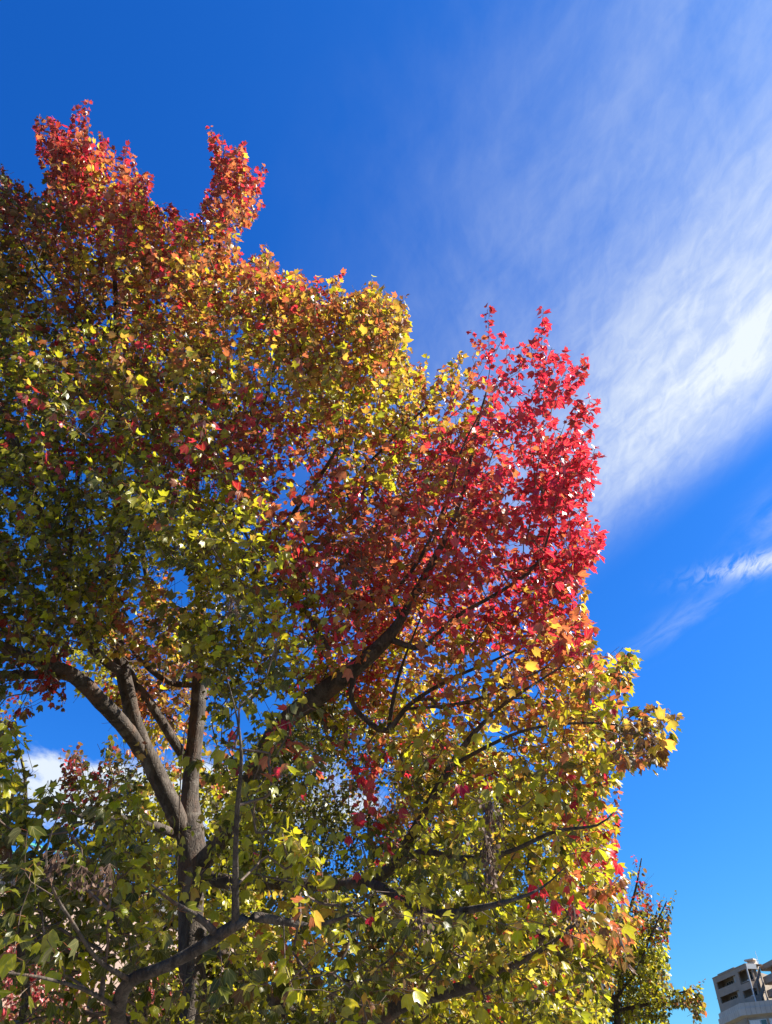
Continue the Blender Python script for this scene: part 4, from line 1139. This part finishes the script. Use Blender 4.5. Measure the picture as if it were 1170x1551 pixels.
# between the left edge and the trunk
far_tree('leafy_tree', 'low olive and yellow tree behind the maple trunk, dark red sprig on its left', 'tree', ground_under(215, 1551, 9.8),
         [(215, 1560, 9.8, 8), (214, 1450, 10.0, 7), (216, 1350, 10.1, 5), (222, 1250, 10.2, 3.5), (218, 1160, 10.3, 1)],
         [[(214, 1400, 10, 4), (170, 1300, 9.8, 3), (140, 1220, 9.7, 2), (118, 1140, 9.7, 0.8)], [(215, 1380, 10, 4), (260, 1280, 10, 3), (290, 1180, 10, 1.4), (300, 1100, 10, 0.8)],
          [(215, 1430, 10, 4), (300, 1370, 10, 3), (345, 1300, 10, 1)], [(216, 1340, 10.1, 3), (185, 1240, 10.2, 2), (170, 1165, 10.2, 0.8)]],
         [(98, 1165), (90, 1140), (118, 1122), (132, 1148), (150, 1175), (158, 1120), (178, 1112), (188, 1150), (215, 1160), (215, 1110), (240, 1095), (262, 1070), (290, 1100), (330, 1080), (370, 1180), (400, 1300), (410, 1690), (60, 1690), (90, 1300), (85, 1200)],
         [(143, 1145, 8, 16), (203, 1133, 14, 14), (238, 1195, 9, 9), (215, 1230, 7, 7), (262, 1150, 12, 20), (175, 1190, 7, 6), (318, 1150, 8, 30), (312, 1230, 8, 30)],
         [(118, 1150, 9.4, 9.8, 1.1), (170, 1180, 9.6, 10.4, 0.8), (150, 1250, 9.5, 10.4, 1.0), (240, 1200, 9.6, 10.4, 1.1), (290, 1100, 9.8, 10.4, 0.8), (330, 1250, 9.6, 10.6, 1.5), (200, 1320, 9.4, 10.4, 0.9), (290, 1400, 9.4, 10.4, 1.7), (150, 1480, 9.5, 10.2, 0.3), (330, 1530, 9.5, 10.4, 1.6)],
         [(110, 1140, 'D.55 B.25 R.2'), (125, 1180, 'D.3 N.4 B.3'), (170, 1150, 'B.4 N.5 D.1'), (200, 1200, 'N.75 Y.15 B.1'), (250, 1120, 'G.4 O.3 Y.3'), (290, 1100, 'N.4 Y.3 O.3'), (250, 1260, 'Y.6 N.4'), (300, 1350, 'Y.75 N.25'), (250, 1400, 'Y.8 G.2'), (150, 1350, 'Y.4 N.6'), (330, 1520, 'Y.5 N.5')],
         0.075, (60, 1060, 410, 1690), 'trees behind the big maple', sig=35, csig=22, gseed=41)

# ================================================================== ivy-covered house on the left
wall_m = rough_mat('pale_render', (0.36, 0.25, 0.21), (0.42, 0.31, 0.26), 1.5, 0.85, 0.15, 60)
trim_m = rough_mat('grey_trim', (0.36, 0.37, 0.38), (0.44, 0.45, 0.46), 3, 0.6, 0.1)
frame_m = rough_mat('window_frame', (0.50, 0.50, 0.50), (0.58, 0.58, 0.58), 3, 0.4, 0.05, metal=0.3)
teal_m = rough_mat('teal_paint', (0.02, 0.24, 0.20), (0.03, 0.30, 0.25), 6, 0.5, 0.1)
roof_m = rough_mat('roof_felt', (0.10, 0.10, 0.10), (0.14, 0.14, 0.14), 3, 0.9, 0.2)
glass_m, q = new_mat('dark_glass')
pb = q.n('ShaderNodeBsdfPrincipled')
tcg = q.n('ShaderNodeTexCoord')
gn = q.noise(tcg.outputs['Object'], 1.2, 3)
q.l(q.mixc(gn, (0.015, 0.022, 0.03, 1), (0.05, 0.07, 0.09, 1)), pb.inputs['Base Color'])
pb.inputs['Roughness'].default_value = 0.06
pb.inputs['Specular IOR Level'].default_value = 0.8
q.l(pb.outputs[0], q.n('ShaderNodeOutputMaterial').inputs[0])

A0, A1 = Vector((-11.5, 8.0, 0)), Vector((-2.6, 19.0, 0))      # foot of the wall that faces the tree
du = (A1 - A0).normalized()
Lw = (A1 - A0).length
nrm = Vector((du.y, -du.x, 0))                                # towards the street
up = Vector((0, 0, 1))
house = thing('house', 'pale pinkish house at lower left, its wall covered in red ivy', 'house', tuple(A0))
H = 5.9
w_u0, w_u1, w_z0, w_z1 = 3.6, 6.2, 4.75, 5.5     # window opening


def W(u, z, o=0.0):
    return A0 + du * u + nrm * o + up * z


back = -nrm * 7.0
mb = MB()
for (u0, u1, z0, z1) in ((0, w_u0, 0, H), (w_u1, Lw, 0, H), (w_u0, w_u1, 0, w_z0), (w_u0, w_u1, w_z1, H)):
    mb.box(W(u0, z0, -0.25), du * (u1 - u0), nrm * 0.25, up * (z1 - z0))
mb.box(W(0, 0, -7.0), du * 0.25, nrm * 6.75, up * H).box(W(Lw - 0.25, 0, -7.0), du * 0.25, nrm * 6.75, up * H).box(W(0.25, 0, -7.0), du * (Lw - 0.5), nrm * 0.25, up * H)
mb.build('wall', wall_m, house)
MB().box(W(-0.15, H, -7.15), du * (Lw + 0.3), nrm * 7.3, up * 0.22).build('roof', roof_m, house)
wn = MB().box(W(w_u0, w_z0, -0.18), du * (w_u1 - w_u0), nrm * 0.08, up * 0.07).box(W(w_u0, w_z1 - 0.07, -0.18), du * (w_u1 - w_u0), nrm * 0.08, up * 0.07)
for u in (w_u0, w_u0 + 0.85, w_u0 + 1.72, w_u1 - 0.07):
    wn.box(W(u, w_z0 + 0.07, -0.18), du * 0.07, nrm * 0.08, up * (w_z1 - w_z0 - 0.14))
wob = wn.build('window', frame_m, house)
MB().box(W(w_u0 + .02, w_z0 + .02, -0.155), du * (w_u1 - w_u0 - .04), nrm * 0.012, up * (w_z1 - w_z0 - .04)).build('pane', glass_m, wob)
MB().box(W(w_u0 - 0.3, w_z0 - 0.13, 0.002), du * (w_u1 - w_u0 + 0.6), nrm * 0.20, up * 0.13).build('sill', trim_m, wob)
rl = MB()
for i in range(30):
    u = 0.3 + i * (Lw - 0.6) / 29
    rl.box(W(u, H + 0.22, -0.10), du * 0.03, nrm * 0.03, up * 0.55)
for zz_ in (0.30, 0.52, 0.73):
    rl.box(W(0.2, H + 0.02 + zz_, -0.068), du * (Lw - 0.4), nrm * 0.03, up * 0.04)
rl.build('railing', teal_m, house)

ni = 24000
iu, iz = RNG.uniform(0.2, Lw - 0.1, ni), RNG.uniform(0.0, 5.5, ni)
lim = 4.85 + 0.35 * np.sin(iu * 1.7) + 0.25 * np.sin(iu * 4.1 + 1)
k = (iz < lim) & ~((iu > w_u0 - .3) & (iu < w_u1 + .3) & (iz > w_z0 - .3))
iu, iz = iu[k], iz[k]
ip = np.array(A0)[None] + iu[:, None] * np.array(du)[None] + np.array(nrm)[None] * RNG.uniform(0.02, 0.16, len(iu))[:, None]
ip[:, 2] = iz
iT = np.array([0, 0, -1.0]) + RNG.normal(0, 0.3, (len(iu), 3)) + np.array(nrm) * 0.25
iN = np.array(nrm) + RNG.normal(0, 0.5, (len(iu), 3)) + np.array([0, 0, 0.3])
ipal = RNG.choice(len(PK), len(iu), p=[0.28, 0.34, 0.20, 0.04, 0.02, 0.02, 0.10])
v_, f_, c_, l_ = leaves_arrays(ip, iT, iN, RNG.uniform(0.06, 0.11, len(iu)), ipal)
c_[:, :3] = np.clip(c_[:, :3] * 0.9 + 0.05, 0, 1)
ivy = mesh_np('climbing_ivy', v_, f_, LEAF, None, smooth=True, colors=c_, lv=l_)
tag(ivy, 'red and pink climbing ivy hanging down the pale house wall', 'ivy', kind='stuff')

# ================================================================== overhead cables, lower left
cable_m = rough_mat('cable_rubber', (0.012, 0.012, 0.013), (0.02, 0.02, 0.02), 8, 0.55, 0.1)


def cable(a, c, r, sag, label):
    a, c = Vector(P(*a)), Vector(P(*c))
    pts = [a.lerp(c, t / 24) - up * sag * 4 * (t / 24) * (1 - t / 24) for t in range(25)]
    tag(MB().tube(pts, r, 8).build('overhead_cable', cable_m, None, True), label, 'cable', 'overhead cables')


cable((-700, 1440, 8.0), (900, 1650, 11.0), 0.013, 0.25, 'uppermost black overhead cable of the bundle at lower left')
cable((-700, 1452, 8.0), (900, 1668, 11.0), 0.018, 0.27, 'second thicker black overhead cable from the top, lower left')
cable((-700, 1470, 8.0), (900, 1690, 11.0), 0.013, 0.27, 'third black overhead cable from the top, lower left')
cable((-700, 1482, 7.9), (900, 1706, 10.9), 0.018, 0.28, 'lowest black overhead cable of the bundle at lower left')
cable((-200, 1045, 8.6), (120, 1345, 12.0), 0.016, 0.05, 'single black cable slanting down behind the left tree')

# ================================================================== apartment building, lower right
apt_m = rough_mat('brown_grey_tile', (0.27, 0.20, 0.145), (0.31, 0.23, 0.17), 0.6, 0.75, 0.15, 12)
apt_l = rough_mat('pale_panel', (0.44, 0.37, 0.31), (0.50, 0.43, 0.36), 0.5, 0.7, 0.1)
apt_in = rough_mat('recess_wall', (0.24, 0.19, 0.15), (0.32, 0.26, 0.21), 0.7, 0.8, 0.1)
apt_g = rough_mat('balcony_panel', (0.28, 0.25, 0.22), (0.33, 0.295, 0.26), 0.8, 0.7, 0.1)
pipe_m = rough_mat('pipe_paint', (0.55, 0.53, 0.50), (0.62, 0.60, 0.57), 3, 0.5, 0.05)
curt_m = rough_mat('curtain_cloth', (0.55, 0.57, 0.58), (0.68, 0.69, 0.69), 3, 0.9, 0.3, 5, stretch=(8, 8, 0.3))


def zoomed(zx, zy):
    """a point measured on an 11.7-times enlargement of the photo's corner"""
    return 1070 + zx / 11.7, 1430 + zy / 11.7


def top_height(pt, z):
    return P(*zoomed(*pt), z)[2]


ZL = 176.0
EYEV = Vector((0, 0, EYE))
Lp = Vector(P(*zoomed(110, 615), ZL))
topZ = Lp.z


def at_height(zx, zy, hgt):
    a, c = zoomed(zx, zy)
    v = (CY - c) / F
    z = (hgt - EYE) / (sp + v * cp)
    return Vector(P(a, c, z))


def facade(p, q):
    """foot line, directions and length of a vertical facade through two eave points"""
    a, c = Vector((p.x, p.y, 0)), Vector((q.x, q.y, 0))
    u = (c - a).normalized()
    n = Vector((u.y, -u.x, 0))
    if n.dot(-a) < 0:
        n = -n
    return a, u, n, (c - a).length


def on(fc, zx, zy):
    """facade coordinates (u, height) of a point seen on it"""
    d = Vector(P(*zoomed(zx, zy), 1.0)) - EYEV
    t = (fc[0] - EYEV).dot(fc[2]) / d.dot(fc[2])
    p = EYEV + d * t
    return (p - fc[0]).dot(fc[1]), p.z


FA = facade(Lp, at_height(690, 355, topZ))
A, ua, na, LA = FA
FB = facade(at_height(945, 402, topZ), at_height(1170, 285, topZ))
C0, ub, nb, LB0 = FB
LB = LB0 + 14.0
eave = topZ
print('apartment', A, ua, LA, topZ, C0, ub, LB0)
print([tuple(round(x, 2) for x in on(FA, *p)) for p in ((180, 690), (215, 805), (500, 545), (540, 690), (555, 495), (625, 715), (740, 680), (255, 940), (280, 1040), (590, 805), (655, 835), (690, 965), (230, 1230), (580, 1050), (250, 1400), (620, 1240))])
print([tuple(round(x, 2) for x in on(FB, *p)) for p in ((1170, 290), (1170, 365), (950, 470), (1170, 505), (1170, 650), (1170, 780), (1170, 920), (1170, 985), (1170, 1190))])
apt = thing('apartment_building', 'grey brown apartment block with recessed balconies and white drainpipes at lower right', 'building', tuple(A))


def WA(u, z, o=0.0):
    return A + ua * u + na * o + up * z


def WB(u, z, o=0.0):
    return C0 + ub * u + nb * o + up * z


def rect_split(mb_, W_, u_, n_, u0, u1, z0, z1, holes_, thick):
    """a wall u0..u1, z0..z1 with rectangular openings, split into boxes"""
    us = sorted({u0, u1, *[h[0] for h in holes_], *[h[1] for h in holes_]})
    for a_, c_ in zip(us[:-1], us[1:]):
        mid = (a_ + c_) / 2
        cuts = sorted([(h[2], h[3]) for h in holes_ if h[0] <= mid <= h[1]])
        z = z0
        for h0, h1 in cuts:
            if h0 > z:
                mb_.box(W_(a_, z, -thick), u_ * (c_ - a_), n_ * thick, up * (h0 - z))
            z = h1
        if z1 > z:
            mb_.box(W_(a_, z, -thick), u_ * (c_ - a_), n_ * thick, up * (z1 - z))


ST = 2.85                                   # storey height
e = lambda zx, zy: on(FA, zx, zy)
z11, z10 = e(500, 545)[1], e(215, 805)[1]
z21, z20 = e(255, 940)[1], e(280, 1040)[1] - 0.15
u0_, u1_ = e(195, 745)[0], e(520, 610)[0]
v0_, v1_ = e(560, 520)[0], LA - 0.25
open_rows = [(u0_, u1_, z10, z11), (v0_, v1_, e(625, 715)[1], e(560, 495)[1]), (u0_, u1_, z20, z21), (v0_, v1_, e(690, 965)[1], e(655, 835)[1])]
corn_z = e(400, 1140)[1]
low_rows = []
for i in range(9):
    zt = corn_z - 3.6 - i * ST
    low_rows.append((LA * 0.10, LA * 0.45, zt - 1.8, zt))
    low_rows.append((LA * 0.55, LA * 0.95, zt - 1.8, zt))
D = 3.9
RET = 1.5                                   # depth of the returning end wall beside the stair
back_len = (C0 - A).dot(ua)
mb = MB()
rect_split(mb, WA, ua, na, 0, LA, 0, eave, open_rows + low_rows, 0.3)
mb.box(WA(0, 0, -D), ua * 0.3, na * (D - 0.3), up * eave)
ret_open = [(0.30, RET - 0.3, h[2], h[3]) for h in (open_rows[1], open_rows[3])]
rect_split(mb, lambda u, z, o: WA(LA + o, z, -u), -na, ua, 0.3, RET, 0, eave, ret_open, 0.3)
mb.build('wall', apt_m, apt)
MB().box(WA(0.3, 0.2, -2.4), ua * (LA - 0.6), na * 0.2, up * (eave - 0.4)).build('recess_wall', apt_in, apt)
for i in range(16):
    z = eave - 2.95 - i * ST
    if z > 0:
        MB().box(WA(0.3, z, -2.2), ua * (LA - 0.65), na * 1.89, up * 0.2).build('floor_slab', apt_in, apt)
MB().box(WA(0.0, eave, -D), ua * LA, na * (D + 0.10), up * 0.16).build('roof', apt_m, apt)
MB().box(WA(u0_ + 1.2, eave + 0.16, -0.35), ua * (LA * 0.5), na * 0.3, up * 0.25).build('parapet_coping', apt_m, apt)
MB().box(WA(LA + 0.003, eave - 0.85, -RET - 0.9), ua * 0.12, na * (RET + 0.8), up * 0.95).build('fascia', pipe_m, apt)
for i, (u0, u1, z0, z1) in enumerate(open_rows + low_rows):
    wide = (u1 - u0) > LA * 0.3
    deep = -2.15
    s0, s1 = (u0 + 0.6, u0 + (u1 - u0) * 0.42) if wide else (u0 + 0.3, u1 - 0.8)
    if i >= len(open_rows):
        s0, s1, deep = u0 + 0.05, u1 - 0.05, -0.25
    fr = MB().box(WA(s0, z0 + 0.03, deep), ua * (s1 - s0), na * 0.06, up * 0.08).box(WA(s0, z1 - 0.10, deep), ua * (s1 - s0), na * 0.06, up * 0.08)
    for kk in range(4):
        fr.box(WA(s0 + (s1 - s0 - 0.06) * kk / 3, z0 + 0.11, deep), ua * 0.06, na * 0.06, up * (z1 - z0 - 0.21))
    fo = fr.build('window', frame_m, apt)
    MB().box(WA(s0 + .03, z0 + .05, deep + 0.01), ua * (s1 - s0 - .06), na * 0.02, up * (z1 - z0 - 0.12)).build('pane', glass_m, fo)
    if i >= len(open_rows):
        MB().box(WA(s0 + .08, z0 + .12, deep + 0.035), ua * (s1 - s0) * 0.55, na * 0.008, up * (z1 - z0 - 0.24)).build('curtain', curt_m, fo)
    # partition with its slanting lower edge between two flats
    if wide and i < len(open_rows):
        w_ = u1 - u0
        pp = [WA(u0 + w_ * 0.80, z1, -0.5), WA(u0 + w_ * 0.97, z1, -0.5), WA(u0 + w_ * 0.97, z0 + .5, -0.5), WA(u0 + w_ * 0.86, z0, -0.5), WA(u0 + w_ * 0.80, z0 + .1, -0.5)]
        q2 = [p - na * 0.12 for p in pp]
        MB().add([tuple(p) for p in pp + q2], [(0, 1, 2, 3, 4), (9, 8, 7, 6, 5), (0, 5, 6, 1), (1, 6, 7, 2), (2, 7, 8, 3), (3, 8, 9, 4), (4, 9, 5, 0)]).build('partition', apt_g, apt)

# open stair between the wings
S0 = WA(LA, 0, -RET)
S1 = WB(0, 0, 0)
us_ = (S1 - S0)
ls_ = us_.length
us_.normalize()
ns_ = Vector((us_.y, -us_.x, 0))
if ns_.dot(-S0) < 0:
    ns_ = -ns_
MB().box(S0 - ns_ * 2.2 + us_ * 1.2, us_ * (ls_ + 9.0), ns_ * 0.2, up * (eave - 0.3)).build('stair_wall', apt_in, apt)
for i in range(14):
    zt = eave - 1.1 - i * ST
    if zt - 3 < 0:
        break
    a0, a1 = S0 + up * (zt - ST * 0.95) + us_ * 0.1, S1 + up * zt - us_ * 0.1
    hgt = up * 1.15
    pts = [a0, a1, a1 + hgt, a0 + hgt]
    q2 = [p - ns_ * 0.15 for p in pts]
    MB().add([tuple(p) for p in pts + q2], [(0, 1, 2, 3), (7, 6, 5, 4), (0, 4, 5, 1), (1, 5, 6, 2), (2, 6, 7, 3), (3, 7, 4, 0)]).build('stair_parapet', apt_g, apt)

# right-hand wing: parapet bands with dark galleries between
eb = lambda zy: on(FB, 1170, zy)[1]
bands = [(eb(365), eave, apt_m), (eb(650), eb(505), apt_g), (eb(920), eb(780), apt_g)]
for i in range(10):
    zt = corn_z - 3.0 - i * ST
    if zt > 3:
        bands.append((zt - 1.2, zt, apt_g))
MB().box(WB(0, 0, -2.4), ub * LB, nb * 0.2, up * (eave - 0.1)).build('gallery_wall', apt_in, apt)
MB().box(WB(0, eave, -9), ub * LB, nb * 9, up * 0.15).build('roof', apt_m, apt)
for z0, z1, m_ in bands:
    MB().box(WB(0, z0, -0.18), ub * LB, nb * 0.18, up * (z1 - z0)).build('balcony', m_, apt)
    MB().box(WB(0.02, z0 - 0.12, -2.2), ub * (LB - 0.04), nb * 2.1, up * 0.118).build('floor_slab', apt_in, apt)
# roof hut, canopy and aerial above the stair
mid_s = S0 + us_ * (ls_ * 0.45)
MB().box(mid_s - ns_ * 1.6 + up * (eave - 0.5), us_ * (ls_ * 0.5), ns_ * 1.5, up * 1.5).box(mid_s - ns_ * 1.9 - us_ * 0.6 + up * (eave + 1.0), us_ * 1.5, ns_ * 2.1, up * 0.3).build('roof_hut', apt_l, apt)
MB().tube([S1 + up * (eave - 0.2), S1 + up * (eave + 3.0)], [0.06, 0.03], 6).build('aerial', pipe_m, apt)
# drainpipes
for p_, z1 in ((WA(LA + 0.35, 0, 0.1), eave - 0.9), (S1 + nb * 0.3, eave + 0.15)):
    pm = MB().tube([p_ + up * 0.1, p_ + up * z1], 0.13, 8)
    for i in range(8):
        pm.box(p_ + up * (z1 - 2.2 - i * ST) - Vector((0.5, 0, 0)), Vector((0.5, 0, 0)), Vector((0, 0.15, 0)), up * 0.15)
    pm.build('drainpipe', pipe_m, apt)
# pipe and brackets on the blind end wall
ep = MB().tube([WA(-0.25, 1, -1.0), WA(-0.25, eave - 4.6, -1.0)], 0.07, 6)
for i in range(3):
    ep.box(WA(-0.65, eave - 3.9 - i * 2.6, -0.5), ua * 0.65, na * 0.3, up * 0.14)
ep.build('bracket_pipe', pipe_m, apt)

# pale cornice that runs round the building below the two top storeys
c_out = 1.0
corn_z = EYE + (corn_z - EYE) * 0.965     # the cornice edges a terrace that stands out beyond the walls above
FC = facade(at_height(585, 1048, corn_z), at_height(1170, 984, corn_z))
p0, p1 = at_height(215, 1238, corn_z), FC[0].copy()
p0.z = 0
LC = FC[3] + 14
p2 = p1 + FC[1] * LC
nd = FC[2]


def WC(u, z, o=0.0):
    return p1 + FC[1] * u + FC[2] * o + up * z


print('cornice', p0, p1, p2, [tuple(round(x, 2) for x in on(FC, *p)) for p in ((640, 1240), (1170, 1190), (600, 1310), (1080, 1400), (810, 1290), (940, 1290))])
MB().box(WC(0.0, 0, -0.92), FC[1] * LC, FC[2] * 0.3, up * (corn_z - 0.1)).build('podium_wall', apt_in, apt)
prof = [(0.0, corn_z), (0.0, corn_z - 0.95), (0.35, corn_z - 1.0), (0.35, corn_z - 2.2), (-0.9, corn_z - 2.6)]
cm = MB()
n0 = Vector(((p1 - p0).y, -(p1 - p0).x, 0)).normalized()
n0 = n0 if n0.dot(-p0) > 0 else -n0
segs = [(p0, n0), (p1, (n0 + nd).normalized()), (p2, nd)]
MB().box(p0 - n0 * 0.9, p1 - p0, n0 * 0.3, up * (corn_z - 0.1)).build('podium_wall', apt_m, apt)
vs = []
for p, nv in segs:
    for o_, z_ in prof:
        vs.append(tuple(p + nv * o_ + up * z_))
    vs.append(tuple(p - nv * 9.0 + up * corn_z))
kk = len(prof) + 1
fs = []
for s_ in range(2):
    for j in range(kk - 1):
        a_ = s_ * kk + j
        fs.append((a_, a_ + kk, a_ + kk + 1, a_ + 1))
    fs.append((s_ * kk + kk - 1, (s_ + 1) * kk + kk - 1, (s_ + 1) * kk, s_ * kk))
fs.append(tuple(range(kk)))
cm.add(vs, fs)
# joints of the panels
corn = cm.build('cornice', apt_l, apt)
jm = MB()
for (pa, pb_, nv) in ((p0, p1, n0), (p1, p2, nd)):
    n_ = int((pb_ - pa).length / 0.95)
    for j in range(1, n_):
        p = pa.lerp(pb_, j / n_)
        d_ = (pb_ - pa).normalized()
        jm = MB()
        jm.box(p + nv * 0.353 + up * (corn_z - 2.18), d_ * 0.05, nv * 0.012, up * 1.15)
        jm.box(p + nv * 0.003 + up * (corn_z - 0.93), d_ * 0.05, nv * 0.012, up * 0.9)
        jm.build('panel_joint', apt_in, corn)
# windows below the cornice
for i in range(8):
    zt = corn_z - 3.0 - i * ST
    if zt < 2:
        break
    for j in range(5):
        u0 = 0.9 + j * 3.9
        fo = MB().box(WC(u0, zt - 2.0, -0.58), FC[1] * 3.4, nd * 0.08, up * 0.1).box(WC(u0, zt - 0.1, -0.58), FC[1] * 3.4, nd * 0.08, up * 0.1)
        for kx in range(4):
            fo.box(WC(u0 + 1.11 * kx, zt - 1.9, -0.58), FC[1] * 0.07, nd * 0.08, up * 1.8)
        fo = fo.build('window', frame_m, apt)
        MB().box(WC(u0 + .04, zt - 1.96, -0.57), FC[1] * 3.3, nd * 0.02, up * 1.9).build('pane', glass_m, fo)
        MB().box(WC(u0 + .10, zt - 1.88, -0.546), FC[1] * 2.0, nd * 0.006, up * 1.76).build('curtain', curt_m, fo)
print('meshes', len(bpy.data.meshes))
